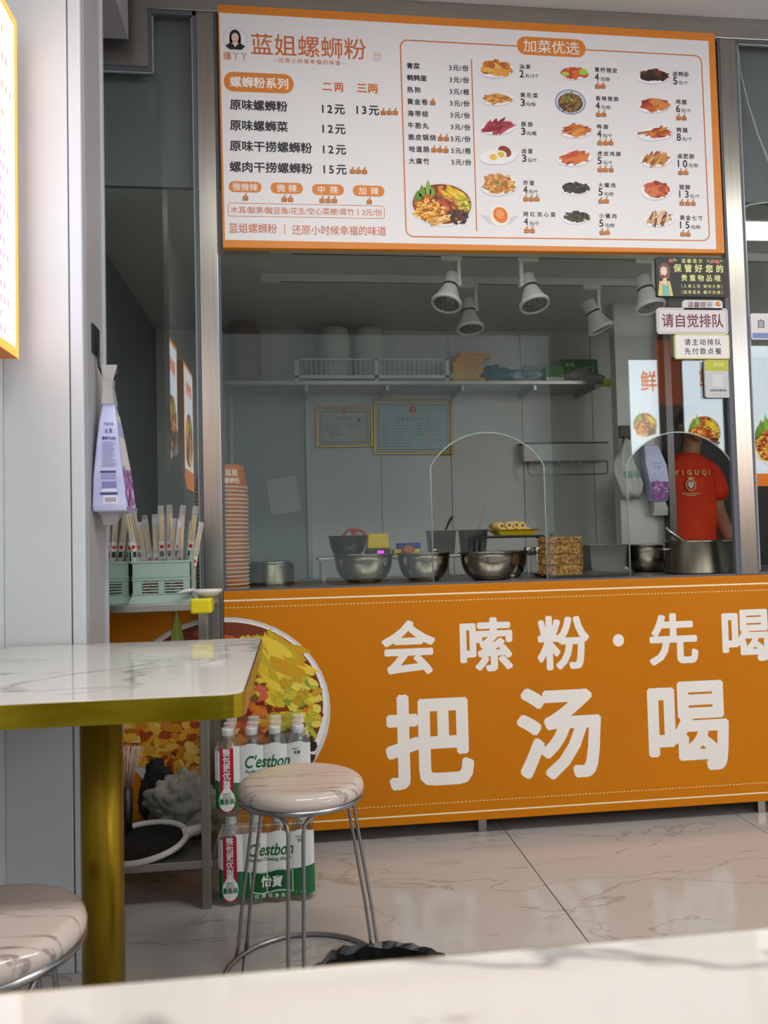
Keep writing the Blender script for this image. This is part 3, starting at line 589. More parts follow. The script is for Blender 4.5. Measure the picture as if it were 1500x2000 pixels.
# ---------------------------------------------------------------- things on the rack's lower shelf
from mathutils import noise as mnoise
def crumple(name, label, cat, c, r, m_, seed, amp=.18, sub=3, flat=False):
    random.seed(seed); import bmesh as _b
    bm = _b.new(); _b.ops.create_icosphere(bm, subdivisions=sub, radius=1)
    ph = [(random.uniform(2, 5), random.uniform(2, 5), random.uniform(2, 5), random.uniform(0, 6)) for _ in range(7)]
    for v in bm.verts:
        n_ = v.co*1.6+Vector((seed*3.1, seed, 0)); q = .8+amp*(1.3*abs(mnoise.noise(n_))+1.0*abs(mnoise.noise(n_*2.3))+.15*abs(mnoise.noise(n_*5))+.8*mnoise.noise(n_*.7))
        v.co = Vector((v.co.x*r[0]*q, v.co.y*r[1]*q, max(v.co.z*r[2]*q, -r[2]*.8)))
        v.co.z += r[2]*.8
    me = bpy.data.meshes.new(name); bm.to_mesh(me); bm.free(); me.materials.append(m_)
    for p_ in me.polygons: p_.use_smooth = not flat
    o = bpy.data.objects.new(name, me); COL.objects.link(o); o.location = c
    return tag(o, label, cat)
crumple('cloth_bag', 'crumpled grey cloth bag on the lower shelf of the steel rack', 'bag', (-.345, 2.49, .131), (.105, .07, .105), noisy(mat('grey_cloth', (.47, .46, .43), .85), (.42, .41, .38), (.60, .59, .56), 6, bump=.8, bscale=22), 4, .30, 5)
crumple('dark_bag', 'black folded bag behind the crumpled cloth on the lower shelf', 'bag', (-.44, 2.612, .131), (.06, .025, .11), mat('black_cloth', (.05, .05, .055), .8), 9, .3, 4)
sw = thing('fly_swatter', 'white electric fly swatter lying on the lower shelf of the rack', 'fly swatter', (-.42, 2.36, .165)); sw.rotation_euler = (.30, -.10, .10)
pts = [(.13*math.cos(2*PI*k/36)-.03, .085*math.sin(2*PI*k/36), 0) for k in range(36)]
MB().tube(pts, .009, 8, closed=True).build('rim', mat('white_racket_plastic', (.74, .73, .70), .45), sw, local=True)
m = MB()
for k in range(-7, 8):
    y = k*.011; w = .125*math.sqrt(max(0, 1-(y/.085)**2)); m.box(-.03-w, -.03+w, y-.0006, y+.0006, -.001, .001)
for k in range(-11, 12):
    x = k*.011; w = .08*math.sqrt(max(0, 1-(x/.125)**2)); m.box(x-.03-.0006, x-.03+.0006, -w, w, -.002, 0)
tag(m.build('wire_mesh', mat('dark_wire', (.16, .15, .145), .5, .5), sw, local=True), kind='stuff')
MB().prismz([(-.03+.118*math.cos(2*PI*k/36), .075*math.sin(2*PI*k/36)) for k in range(36)], -.004, -.003).build('inner_grid', mat('dark_net', (.17, .16, .155), .6, alpha=.8), sw, local=True)
MB().tube([(.09, 0, 0), (.12, .004, .004), (.14, .006, .006), (.168, .010, .010)], [.02, .014, .0125, .014], 12).build('handle', MATS['white_racket_plastic'], sw, local=True)
br = thing('hand_brush', 'upright brush with a dark handle and pale bristles on the lower shelf', 'brush', (-.50, 2.42, .131))
MB().tube([(-.50, 2.42, .131), (-.497, 2.425, .30)], .016, 10).build('handle', BLACKP, br)
m = MB()
for k in range(40):
    a = random.uniform(-1, 1); b = random.uniform(-1, 1); m.tube([(-.497+.008*a, 2.425+.008*b, .29), (-.485+.04*a, 2.425+.02*b, .42)], .0011, 4)
tag(m.build('bristles', mat('pale_bristle', (.74, .66, .62), .5), br), kind='stuff')
# ---------------------------------------------------------------- shrink-wrapped water packs
PET = glassmat('clear_bottle', (.94, .96, .96), .10); CAP = mat('white_cap', (.86, .86, .86), .45)
X0, PIT, YF = -.192, .066, 2.303
def wrap_map(zb, g=.0):
    xl, xr = X0-.034, X0+3*PIT+.034
    def fn(u, v, ly):
        o = .0004*ly+g
        if u < xl: return (xl-o, YF-.024+(xl-u), zb+v)
        if u > xr: return (xr+o, YF-.024+(u-xr), zb+v)
        e = min(u-xl, xr-u); s = abs(math.cos(PI*(u-X0)/PIT))**.6
        y = YF-.0265-.0075*s
        if e < .01: y += (.01-e)**2*80
        return (u, y-o, zb+v)
    return fn
bottle_mesh = None
def water_pack(label, zb, dx):
    global bottle_mesh
    t = thing('water_pack', label, 'water pack', (X0+1.5*PIT+dx, YF+PIT, zb), 'shrink-wrapped water packs')
    WLOC[t.name] = (X0+1.5*PIT, YF+PIT, zb)
    if bottle_mesh is None:
        pr = [(.02, 0), (.029, .003), (.0315, .01), (.0315, .04), (.0305, .045), (.0315, .05), (.0315, .14), (.030, .16), (.024, .185), (.0165, .203), (.0135, .213), (.0135, .222)]
        bottle_mesh = MB().lathe(pr, 18).mesh('bottle', PET), MB().lathe([(.0160, .219), (.0168, .221), (.0168, .238), (.0158, .2405)], 20).mesh('cap', CAP)
    for i in range(4):
        for j in range(3):
            b = bpy.data.objects.new('bottle', bottle_mesh[0]); COL.objects.link(b); b.parent = t; b.location = (PIT*(i-1.5), PIT*(j-1), .001)
            c = bpy.data.objects.new('cap', bottle_mesh[1]); COL.objects.link(c); c.parent = b
    fn = wrap_map(zb); p = Pr(fn); xl, xr = X0-.034, X0+3*PIT+.034; du = .0033; u = xl-.10
    top = lambda u: .196+.006*math.cos(2*PI*(u-X0)/PIT*.5)**2-(.012 if u < -.18 else 0); bot = lambda u: .016+.008*math.sin(PI*(u-X0)/PIT)**2
    edge = lambda u: .098+.010*math.sin((u-.01)*16)
    while u < xr+.155:
        w = min(du, xr+.155-u)
        for lo, hi, col in ((edge, top, 'dcdedc'), (bot, edge, '1e6a3c')):
            p.poly([(u, lo(u)), (u+w, lo(u+w)), (u+w, hi(u+w)), (u, hi(u))], col, 0)
        u += w
    G = '1d6a3e'
    def cols(u0, u1, lo, hi, col, ly, n):
        for k in range(n):
            a, b = u0+(u1-u0)*k/n, u0+(u1-u0)*(k+1)/n; p.poly([(a, lo(a)), (b, lo(b)), (b, hi(b)), (a, hi(a))], col, ly)
    cols(X0-.021, X0+.017, lambda u: .016, lambda u: .192, 'a81c30', 1, 14)
    for i, ch in enumerate('整包更优惠'): p.text(ch, X0-.002, .181-.0215*i, .021, .0205, 'eceaea', 2, .02)
    dw = lambda u: math.sqrt(max(0, 1-((u-X0+.002)/.0225)**2))
    cols(X0-.0245, X0+.0205, lambda u: .048-.030*dw(u), lambda u: .048+.030*dw(u)+.018*max(0, 1-abs(u-X0+.002)/.013), 'e6e8e6', 2, 20)
    p.text('量贩装', X0-.002, .046, .042, .016, G, 3, .02); p.text('整箱购买', X0-.002, .066, .022, .006, G, 3); p.text('更加优惠', X0-.002, .058, .022, .006, G, 3)
    p.text("C'estbon", -.080, .152, .125, .036, G, 2, .02, .2); p.text('Purified Drinking Water', -.083, .123, .118, .013, G, 2, .02, .2)
    wv = lambda u: .004*math.sin((u+.08)*70)
    cols(-.140, -.020, lambda u: .033+wv(u), lambda u: .094+wv(u), 'b8ccbe', 1.5, 34); cols(-.136, -.024, lambda u: .037+wv(u), lambda u: .090+wv(u), '15552e', 2, 34)
    p.text('怡寶', -.080, .064, .058, .032, 'e8ecea', 3, .02, .1); p.text('饮用纯净水', -.085, .0245, .085, .012, 'd8e4da', 2, .015)
    p.text('你我的', -.004, .182, .018, .007, G, 2); p.text('怡寶', .002, .172, .018, .010, G, 2, .015, .15); p.text('净含量', .0, .030, .03, .005, 'c8dccc', 2)
    p.build('printed_film', t, printmat('film_print', .25))
    f = MB(); z0, z1, z2 = zb+.195, zb+.225, zb+.2425; y0, y1 = YF-.034, YF+2*PIT+.034
    f.rings([[(xl, y0, z0), (xr, y0, z0), (xr, y1, z0), (xl, y1, z0)], [(xl+.012, y0+.012, z1), (xr-.012, y0+.012, z1), (xr-.012, y1-.012, z1), (xl+.012, y1-.012, z1)], [(xl+.022, y0+.02, z2), (xr-.022, y0+.02, z2), (xr-.022, y1-.02, z2), (xl+.022, y1-.02, z2)]], 0, False, (False, True)); f.build('clear_film', CLEARF, t)
    return t
water_pack('lower shrink-wrapped pack of bottled water standing on the floor', 0.0, .003)
water_pack('upper shrink-wrapped pack of bottled water stacked on another pack', .2445, -.002)
# ---------------------------------------------------------------- hanging tissue pack on the wall post
hk = thing('wall_hook', 'black adhesive wall hook on the white post', 'hook', (-.495, 2.09, 1.45))
MB().box(-.4955, -.4905, 2.05, 2.12, 1.50, 1.575).build('back_plate', BLACKP, hk, .003)
MB().tube([(-.491, 2.085, 1.53), (-.485, 2.085, 1.47), (-.470, 2.085, 1.435), (-.448, 2.085, 1.437), (-.436, 2.085, 1.462)], .0035, 8).build('hook', BLACKP, hk)
tp = thing('tissue_pack', 'lilac tissue pack in clear film hanging from the wall hook', 'tissue pack', (-.44, 2.07, 1.09))
def rect_ring(x0, x1, y0, y1, z): return [(x0, y0, z), (x1, y0, z), (x1, y1, z), (x0, y1, z)]
B0, B1 = (-.4935, -.412), (2.03, 2.16)
m = MB(); S = [(1.095, 0, 0), (1.11, -.001, .001), (1.18, .002, .0), (1.26, .010, .008), (1.32, .017, .018), (1.375, .025, .045)]
sec = lambda i, z: (B0[0]+[0, .000, .002, .007, .011, .017][i], B0[1]-[0, -.001, .006, .017, .025, .036][i], 2.035+[0, -.003, .0, .012, .025, .045][i], 2.155-[0, 0, .004, .015, .03, .05][i], z)
R = [rect_ring(*sec(i, z)) for i, (z, a, b) in enumerate(S)]
m.rings(R, 0, False, (True, True)); m.build('pack', noisy(mat('lilac_wrapper', (.70, .73, .88), .3), (.66, .69, .86), (.76, .79, .92), 8), tp, .004)
m = MB(); m.rings([rect_ring(-.477, -.446, 2.07, 2.12, 1.372), rect_ring(-.474, -.452, 2.075, 2.105, 1.42), rect_ring(-.480, -.440, 2.084, 2.088, 1.475)], 0, False, (False, True)); m.build('clear_neck', mat('milky_film', (.78, .78, .77), .3, alpha=.55), tp)
m = MB(); m.rings([rect_ring(-.488, -.42, 2.05, 2.14, 1.097), rect_ring(-.478, -.435, 2.06, 2.10, 1.085), rect_ring(-.474, -.45, 2.07, 2.09, 1.062)], 0, False, (False, True)); m.build('film_tail', MATS['milky_film'], tp)
def pack_front(u, v, ly):                     # follows the sloping front of the pack
    zz = [s[0] for s in S]; i = max(k for k in range(5) if zz[k] <= max(v, zz[0])); t_ = (v-zz[i])/(zz[i+1]-zz[i]); a, b = R[i], R[i+1]
    x0 = a[0][0]+t_*(b[0][0]-a[0][0]); x1 = a[1][0]+t_*(b[1][0]-a[1][0]); y = a[0][1]+t_*(b[0][1]-a[0][1])
    return (x0+(x1-x0)*u/.08, y-.0006-.0003*ly, v)
VI = '5a5a98'; p = Pr(pack_front)
p.text('sipiao', .044, 1.318, .040, .012, VI, 1, .03); p.text('丝飘', .044, 1.300, .030, .013, VI, 1, .01); p.text('柔韧TOUGH', .045, 1.281, .050, .009, '30305c', 1, .03)
for k in range(16): p.rect(.0224, 1.270-k*.0042, .0224+random.uniform(.032, .044), 1.2715-k*.0042, '8484b4', 1)
p.rect(.019, 1.192, .062, 1.197, '34346c', 1); p.rect(.022, 1.176, .061, 1.19, '8c8cc0', 1); p.rrect(.024, 1.152, .061, 1.170, .003, '7c7cb8', 1); p.poly([(.022, 1.145), (.062, 1.145), (.058, 1.152), (.027, 1.152)], 'dcdcec', 1); p.rect(.019, 1.137, .062, 1.142, '34346c', 1)
p.rect(.027, 1.114, .061, 1.134, 'e0e0ea', 1)
for k in range(16): p.rect(.0304+k*.00176, 1.118, .0304+k*.00176+(.001 if k % 3 else .0005), 1.130, '40406c', 2)
p.build('front_print', tp)
def pack_side(u, v, ly):
    zz = [s[0] for s in S]; i = max(k for k in range(5) if zz[k] <= max(v, zz[0])); t_ = (v-zz[i])/(zz[i+1]-zz[i]); a, b = R[i], R[i+1]
    y0 = a[1][1]+t_*(b[1][1]-a[1][1]); y1 = a[2][1]+t_*(b[2][1]-a[2][1]); x = a[1][0]+t_*(b[1][0]-a[1][0])
    return (x+.0006+.0003*ly, y0+(y1-y0)*u, v)
p = Pr(pack_side); random.seed(4); p.rect(.02, 1.20, .98, 1.345, 'd8d4d4', 1); p.rect(.02, 1.10, .98, 1.2, 'a070a8', 1)
for k in range(60): p.blob(random.uniform(.15, .85), random.uniform(1.115, 1.205), .09, .010, random.choice(['b06aa8', '8e4c94', 'c888bc', '74408a', 'd8a4cc']), 1.5+.02*k, 7)
p.build('flower_print', tp)
# ---------------------------------------------------------------- light boxes on the left wall
WX = -.687
def side_map(x): return lambda u, v, ly: (x+.0003*ly, u, v)
def lightbox(label, y0, y1, z0, z1, emit, fill, name='light_box'):
    t = thing(name, label, 'light box', (WX, (y0+y1)/2, z0))
    MB().box(WX+.001, -.634, y0, y1, z0, z1).build('housing', mat('orange_box_edge', 'e8842c', .5), t, .002)
    p = Pr(side_map(-.634)); p.rect(y0, z0, y1, z1, 'f08c30', 1); b = .022; p.rect(y0+b, z0+b, y1-b, z1-b, 'eef4ff', 2); fill(p, y0, y1, z0, z1)
    p.build('lit_face', t, printmat('lit_print_%s' % emit, .4, emit)); return t
def menu_fill(p, y0, y1, z0, z1):
    for k in range(4):
        z = z1-.06-.065*k; p.rrect(y1-.30, z-.022, y1-.125, z+.022, .02, 'e88c3c', 3); p.text('中辣', y1-.2, z, .1, .026, 'fff0e0', 4)
        for j in range(1+k % 3): p.ell(y1-.10+.024*j, z-.02, .006, .012, 'c07850', 3, 8)
    for k in range(14):
        z = z1-.33-.034*k; p.text('螺蛳粉', y1-.42, z, .16, .02, '58487c', 3, .02); p.text('12元', y1-.2, z, .08, .02, '58487c', 3)
        for j in range(1+k % 3): p.ell(y1-.115+.022*j, z, .006, .011, 'b07890', 3, 8)
    p.frame(y0+.1, z0+.06, y1-.055, z1-.31, .02, .003, 'e8a080', 3)
def poster_fill(p, y0, y1, z0, z1):
    w = y1-y0; p.rect(y0, z0, y1, z0+.12, 'e07820', 3); p.text('螺蛳粉', (y0+y1)/2, z1-.14, w*.6, .09, 'd07030', 3, .02)
    random.seed(8); noodle_bowl(p, (y0+y1)/2, z0+.30, w*.42, w*.42, 3, True, .6)
lightbox('bright menu light box with orange edge on the left wall', 1.26, 1.937, 1.455, 2.27, 1.8, menu_fill)
lightbox('lit noodle poster box on the left wall, beside the menu light box', .80, 1.215, 1.36, 2.13, 7.0, poster_fill)
lightbox('lit noodle poster box on the left wall, nearest the open front', .09, .53, 1.36, 2.13, 7.0, poster_fill)
OYW = -1.75
def opp_map(u, v, ly): return (u, OYW+.055+.0004*ly, v)
for lab, x0, x1, z0, z1 in (('lit noodle poster on the opposite wall, next to the entrance', 3.17, 3.45, 1.62, 2.66), ('lit noodle poster in the middle of the opposite wall', 3.70, 4.09, 1.54, 2.70), ('lit noodle poster at the far end of the opposite wall', 4.34, 4.90, 1.45, 2.80)):
    t = thing('light_box', lab, 'light box', ((x0+x1)/2, OYW, z0))
    MB().box(x0, x1, OYW+.001, OYW+.054, z0, z1).build('housing', PLASTICW, t, .002)
    p = Pr(opp_map); p.rect(x0, z0, x1, z1, 'e4eefa', 1); p.rect(x0, z0, x1, z0+.12, 'e07820', 2); p.text('鲜', (x0+x1)/2+.05, z1-.2, .16, .2, 'd87030', 2, .02)
    random.seed(9); noodle_bowl(p, (x0+x1)/2, z0+.42, (x1-x0)*.44, (x1-x0)*.44, 2, True, .8); p.build('lit_face', t, printmat('lit_print_poster', .4, 13.0))
t = MB().box(3.46, 3.69, OYW+.001, OYW+.03, 2.24, 2.86).build('glowing_orange_banner', mat('glowing_orange_banner', (.80, .36, .16), .6, emit=2.0), None, .002)  # no lamp inside; the brightness is put into the material as emission
tag(t, 'orange banner with added glow on the opposite wall between lit posters', 'banner')
# ---------------------------------------------------------------- notices stuck to the glass
SY = FY-.0005
def sign(name, label, x0, x1, z0, z1, r, th=.004):
    t = thing(name, label, 'sign', ((x0+x1)/2, SY, z0)); return t
t = sign('notice_sign', 'black notice with yellow-green lettering and a drawn girl, topmost on the glass', 1.311, 1.586, 1.857, 2.013, .004)
MB().prism(rr(1.313, 1.857, 1.586, 2.000, .004), SY-.006, SY+.005).build('plate', mat('black_sign_plate', (.09, .085, .08), .45), t)
p = Pr(flat_y(SY-.006)); YG = 'd4dc8c'
p.text('温馨提示', 1.450, 1.988, .080, .016, YG, 1, .015); p.text('保管好您的', 1.474, 1.961, .190, .030, YG, 1, .035); p.text('贵重物品哦', 1.482, 1.926, .150, .024, YG, 1, .025)
p.text('（人来人往 请勿大意）', 1.484, 1.896, .156, .014, YG, 1, .015); p.text('（如有丢失 概不负责）', 1.484, 1.874, .156, .014, YG, 1, .015)
for x, s in ((1.372, 1), (1.527, -1), (1.548, 1)): p.blob(x, 1.987, .010, .008, 'c06850', 1); p.blob(x+.012*s, 1.990, .008, .005, '88a860', 1)
x, z = 1.344, 1.925                       # small drawn figure, long hair, yellow sleeves
p.blob(x, z+.022, .022, .032, '7a5236', 1, 12, .1); p.ell(x-.002, z+.024, .0125, .017, 'e8cdbc', 2); p.poly([(x-.026, z-.066), (x-.02, z-.012), (x+.02, z-.012), (x+.03, z-.066)], 'd8c860', 2)
p.poly([(x-.012, z-.066), (x-.01, z-.02), (x+.014, z-.02), (x+.018, z-.066)], '7ab8b0', 3); p.blob(x-.004, z+.004, .007, .007, '8a3424', 4); p.poly([(x-.012, z-.02), (x-.004, z), (x+.006, z), (x+.01, z-.03)], 'e6c8b6', 3.5)
p.build('print', t)
t = sign('notice_sign', 'white notice with dark red brush lettering below the black notice', 1.311, 1.58, 1.722, 1.82, .012)
MB().prism(rr(1.311, 1.7225, 1.580, 1.817, .012), SY-.004, SY+.0055).prism(rr(1.41, 1.81, 1.562, 1.846, .012), SY-.004, SY+.0055).build('plate', mat('white_acrylic', (.82, .81, .81), .3), t)
p = Pr(flat_y(SY-.004)); p.frame(1.316, 1.7275, 1.575, 1.812, .010, .0013, '50404a', 1); p.text('请自觉排队', 1.4455, 1.771, .234, .050, '6a1428', 1, .016); p.text('温馨提示', 1.475, 1.829, .095, .022, '5a3a40', 1, .012, .15)
p.blob(1.545, 1.832, .010, .008, 'c8502c', 1); p.ell(1.548, 1.833, .004, .004, 'e8b84a', 2); p.build('print', t)
t = sign('notice_sign', 'cream notice with yellow edge and two lines of black lettering', 1.374, 1.583, 1.632, 1.72, .008)
MB().prism(rr(1.374, 1.632, 1.5815, 1.7215, .008), SY-.004, SY+.0055).build('plate', mat('yellow_edge_acrylic', (.84, .82, .50), .35), t)
p = Pr(flat_y(SY-.004)); p.rrect(1.379, 1.637, 1.5765, 1.7165, .006, 'e2e0e0', 1); p.text('请主动排队', 1.480, 1.693, .140, .024, '26242c', 2, .015); p.text('先付款点餐', 1.480, 1.660, .140, .024, '26242c', 2, .015); p.build('print', t)
t = sign('payment_sticker', 'small payment sticker with lime green header below the cream notice', 1.482, 1.58, 1.492, 1.63, .008)
MB().prism(rr(1.4835, 1.492, 1.580, 1.629, .008), SY-.003, SY+.0055).build('plate', mat('grey_white_sticker', (.72, .73, .74), .35), t)
p = Pr(flat_y(SY-.003)); p.rrect(1.4845, 1.589, 1.579, 1.628, .007, 'b4ba28', 1); p.text('收钱吧', 1.538, 1.612, .035, .010, 'f0f0e0', 2); p.text('扫码点餐', 1.535, 1.597, .04, .005, '606420', 2); p.rrect(1.512, 1.532, 1.552, 1.576, .003, 'c8cacc', 2)
p.text('扫码支付请付款', 1.532, 1.518, .062, .009, '2c2c34', 2, .02); p.text('向商家付款', 1.532, 1.503, .05, .005, '508088', 2); p.build('print', t)
t = sign('notice_sign', 'white and blue queueing notice cut by the right edge of the picture', 1.660, 1.93, 1.704, 1.80, .01)
MB().prism(rr(1.668, 1.704, 1.93, 1.800, .008), SY-.003, SY+.0055).build('plate', MATS['white_acrylic'], t)
p = Pr(flat_y(SY-.003)); p.rect(1.672, 1.708, 1.926, 1.728, '7884b8', 1); p.text('自觉排队', 1.80, 1.762, .21, .034, '50586c', 1, .02); p.build('print', t)
t = thing('hanging_cable', 'thin pale cable hanging behind the glass at the right edge', 'cable', (1.68, 2.71, 2.45))
for P in ([(1.685, 2.80), (1.688, 2.72), (1.713, 2.60), (1.748, 2.48), (1.79, 2.37), (1.86, 2.2)], [(1.672, 2.195), (1.70, 2.215), (1.80, 2.23), (1.90, 2.24)]): MB().tube([(x, 2.70, z) for x, z in P], .003, 6).build('strand', PLASTICW, t)
# ---------------------------------------------------------------- spotlights on ceiling tracks
WL = mat('white_lamp_enamel', (.86, .87, .87), .35); LEDM = noisy(mat('led_grid', (.30, .31, .31), .4), (.16, .16, .16), (.58, .59, .58), 130, 1, lo=.45, hi=.55)
for y, x0, x1, lab in ((3.25, .02, 2.2, 'white lighting track along the kitchen ceiling, nearer the glass'), (3.6, -.03, 2.2, 'white lighting track along the kitchen ceiling, further back')):
    t = thing('light_track', lab, 'track', ((x0+x1)/2, y, 2.24))
    MB().box(x0, x1, y-.018, y+.018, 2.205, 2.239).build('rail', WL, t, .002); MB().box(x0, x1, y-.005, y+.005, 2.2035, 2.2045).build('slot', mat('grey_slot', (.45, .45, .45), .5), t)
    MB().box(x0-.09, x0, y-.02, y+.02, 2.2, 2.239).build('feed_box', WL, t, .002)
def spot(label, x, y, tx, ty, ax):
    """x, y: mounting point; tx, ty: how far the axis leans sideways and towards the camera; ax: side the arm sits on"""
    t = thing('spotlight', label, 'spotlight', (x, y, 2.205), 'white track spotlights'); o = Vector((x, y, 2.205))
    MB().box(x-.045, x+.045, y-.014, y+.014, 2.186, 2.205).build('adapter', WL, t, .003)
    piv = o+Vector((0, 0, -.115)); sx = ax*.032
    MB().box(x+sx-.008, x+sx+.008, y-.012, y+.012, 2.076, 2.186).build('arm', WL, t, .003)
    d = Vector((tx, -ty, -1)).normalized(); M = Vector((0, 0, -1)).rotation_difference(d).to_matrix()
    pv = piv+Vector((sx-ax*.036, 0, 0)); f = lambda prof, n=32: MB().lathe([(r, -z) for r, z in prof], n, tuple(pv), mtx=M)
    MB().lathe([(.014, -.02), (.016, -.018), (.016, .018), (.014, .02)], 16, (x+sx-ax*.01, y, 2.09), mtx=Matrix.Rotation(PI/2, 3, 'Y')).build('knuckle', WL, t)
    h = f([(.026, -.045), (.031, -.041), (.032, .02), (.034, .03), (.055, .085), (.061, .092)]).build('housing', WL, t)
    f([(.034, .012), (.0345, .014), (.0345, .019), (.034, .021)]).build('vent_band', mat('dark_vent', (.12, .12, .12), .5), t)
    f([(.061, .091), (.0645, .094), (.0645, .108), (.061, .111), (.054, .109), (.053, .100)]).build('bezel', WL, t)
    f([(.0001, .1015), (.0535, .1015), (.0535, .104), (.0001, .1045)]).build('led_face', LEDM, t)
spot('front-track white spotlight furthest left, tilted to the left', .69, 3.25, -.28, .30, 1)
spot('front-track white spotlight in the middle, facing straight down', 1.025, 3.25, .10, .34, -1)
spot('front-track white spotlight on the right, partly behind the black notice', 1.55, 3.25, .12, .22, 1)
spot('rear-track white spotlight above the yellow boxes', .845, 3.6, .02, .20, 1)
spot('rear-track white spotlight on the right, tilted to the right', 1.445, 3.6, .42, .08, 1)
# ---------------------------------------------------------------- wall shelf and what stands on it
SZ = 1.88
sh = thing('wall_shelf', 'long stainless wall shelf at the back of the kitchen', 'shelf', (.72, 4.4, 1.85))
MB().box(-.34, 1.77, 4.23, 4.55, SZ-.022, SZ).build('shelf_plate', STEELH, sh, .002)
for x in (.09, .53, .95, 1.36, 1.70): MB().prism([(x-.008, SZ-.022), (x+.008, SZ-.022), (x+.008, SZ-.05), (x-.008, SZ-.05)], 4.25, 4.548).build('bracket', STEEL, sh)
MB().box(1.75, 1.81, 4.222, 4.26, SZ-.03, SZ+.008).build('corner_guard', MATS['yellow_foam'], sh, .006)
RIM = mat('kraft_rim', (.80, .70, .60), .6); KRAFT = mat('terracotta_bowl', (.72, .36, .14), .55)
def paper_bowl(label, loc, group, r=.09, body=KRAFT, rim=RIM, cat='bowl'):
    t = thing('paper_bowl', label, cat, loc, group)
    MB().lathe([(r*.98, 0), (r*.99, .002), (r*.86, .078), (r*.84, .080), (.001, .080)], 28, cap=(False, True)).build('bowl_wall', body, t, local=True)
    MB().lathe([(r*.98, -.002), (r*1.02, .0), (r*1.03, .0025), (r*1.02, .005), (r*.985, .005)], 28, cap=(False, False)).build('rim', rim, t, local=True)
    return t
def bowl_stack(label, x, y, z, n, pitch, group, **kw):
    p0 = paper_bowl(label, (x, y, z+.002), group, **kw); random.seed(n)
    for k in range(1, n): last = copy_tree(p0, (x+random.uniform(-.0015, .0015)+k*kw.get('lean', 0), y+random.uniform(-.0015, .0015), z+.002+k*pitch), None, label, group)
    return last
lastb = bowl_stack('terracotta paper noodle bowl in the tall stack on the counter', -.243, 2.79, ZC, 26, .0138, 'stacked noodle bowls on the counter')
tag(lastb, 'topmost terracotta paper bowl of the counter stack, with white lettering', 'bowl', 'stacked noodle bowls on the counter')
def cone_map(u, v, ly):
    a = -PI/2+u/.085; r = .09*(.99-.13*v/.078)+.0006+.0002*ly
    return (lastb.location.x+r*math.cos(a), lastb.location.y+r*math.sin(a), lastb.location.z+v)
p = Pr(cone_map); WLOC[lastb.name] = tuple(lastb.location)
p.text('蓝姐', .045, .052, .05, .024, 'f0e0d0', 1, .01); p.text('螺蛳粉', .045, .024, .06, .020, 'f0e0d0', 1, .01); p.build('lettering', lastb)
KR2 = mat('dull_red_bowl', (.50, .33, .29), .6); RM2 = mat('dull_rim', (.60, .50, .46), .6)
bowl_stack('dull red paper bowl in the film-wrapped stack on the wall shelf', -.245, 4.40, SZ, 24, .0115, 'stacked bowls at the left end of the wall shelf', body=KR2, rim=RM2)
WB1, WB2 = mat('white_paper_bowl', (.74, .74, .68), .6), mat('white_paper_rim', (.80, .80, .75), .6)
for x, w in ((.250, 'left'), (.452, 'right')):
    bowl_stack('white paper bowl in the %s of the two white stacks on the shelf' % w, x, 4.37, SZ, 15, .0165, 'white bowls, %s stack' % w, r=.092, body=WB1, rim=WB2)
gr = thing('grille_reflection_standin', 'white slatted stand-in for a grille reflected in the glass, along the wall shelf front', 'reflection stand-in', (.45, 4.236, SZ))  # solid slats stand in for a white grille reflected in the glass
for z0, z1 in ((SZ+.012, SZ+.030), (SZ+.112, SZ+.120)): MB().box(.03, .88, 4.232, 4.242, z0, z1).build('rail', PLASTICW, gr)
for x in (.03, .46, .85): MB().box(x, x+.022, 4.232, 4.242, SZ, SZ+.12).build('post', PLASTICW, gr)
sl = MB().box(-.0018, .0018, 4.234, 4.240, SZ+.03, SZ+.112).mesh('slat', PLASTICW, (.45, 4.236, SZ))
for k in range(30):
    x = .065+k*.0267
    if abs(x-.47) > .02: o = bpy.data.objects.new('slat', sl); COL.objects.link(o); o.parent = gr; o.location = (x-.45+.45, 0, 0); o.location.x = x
YB = mat('yellow_card', (.86, .60, .0), .5, spec=.2); OLT = mat('brown_print', (.48, .32, .08), .6)
def carton(name, label, x0, x1, y0, y1, z0, z1, m_, rz=0, group=None, cat='box'):
    c = ((x0+x1)/2, (y0+y1)/2, z0); t = thing(name, label, cat, c, group); t.rotation_euler = (0, 0, rz)
    MB().box(x0, x1, y0, y1, z0+.0005, z1).build('carton', m_, t, .001); return t
for k, (w, dx, rz, hgt, lab) in enumerate(((.185, .0, .04, .026, 'lowest yellow box of the stack on the wall shelf'), (.165, -.012, -.05, .022, 'second yellow box up in the shelf stack, with a pale lid edge'), (.17, .0, .03, .034, 'third yellow box up in the shelf stack'), (.165, .0, -.03, .030, 'fourth yellow box up in the shelf stack'), (.165, .012, .05, .026, 'fifth yellow box up in the shelf stack'), (.19, .03, .25, .026, 'topmost yellow box of the shelf stack, turned askew'))):
    z0 = SZ+sum((.026, .022, .034, .030, .026)[:k]); x = .985+dx
    t = carton('yellow_box', lab, x-w/2, x+w/2, 4.27, 4.42, z0, z0+hgt, YB if k != 1 else mat('pale_yellow_card', (.80, .70, .36), .5), rz, 'yellow boxes on the wall shelf')
    p = Pr(flat_y(4.27-.0006)); p.text('一次性手套', x, z0+hgt/2, w*.55, hgt*.4, '7a5410', 1, .01); p.build('lettering', t)
TEAL = mat('teal_plastic', (.06, .40, .42), .3); PALE = mat('pale_blue_film', (.52, .62, .62), .3)
crumple('teal_bag', 'crumpled teal plastic bag on the wall shelf', 'bag', (1.165, 4.32, SZ+.001), (.082, .07, .045), TEAL, 2, .6, 4)
crumple('glove_bag', 'pale blue plastic bag of gloves between teal bag and green box', 'bag', (1.33, 4.33, SZ+.001), (.082, .06, .045), PALE, 6, .6, 4)
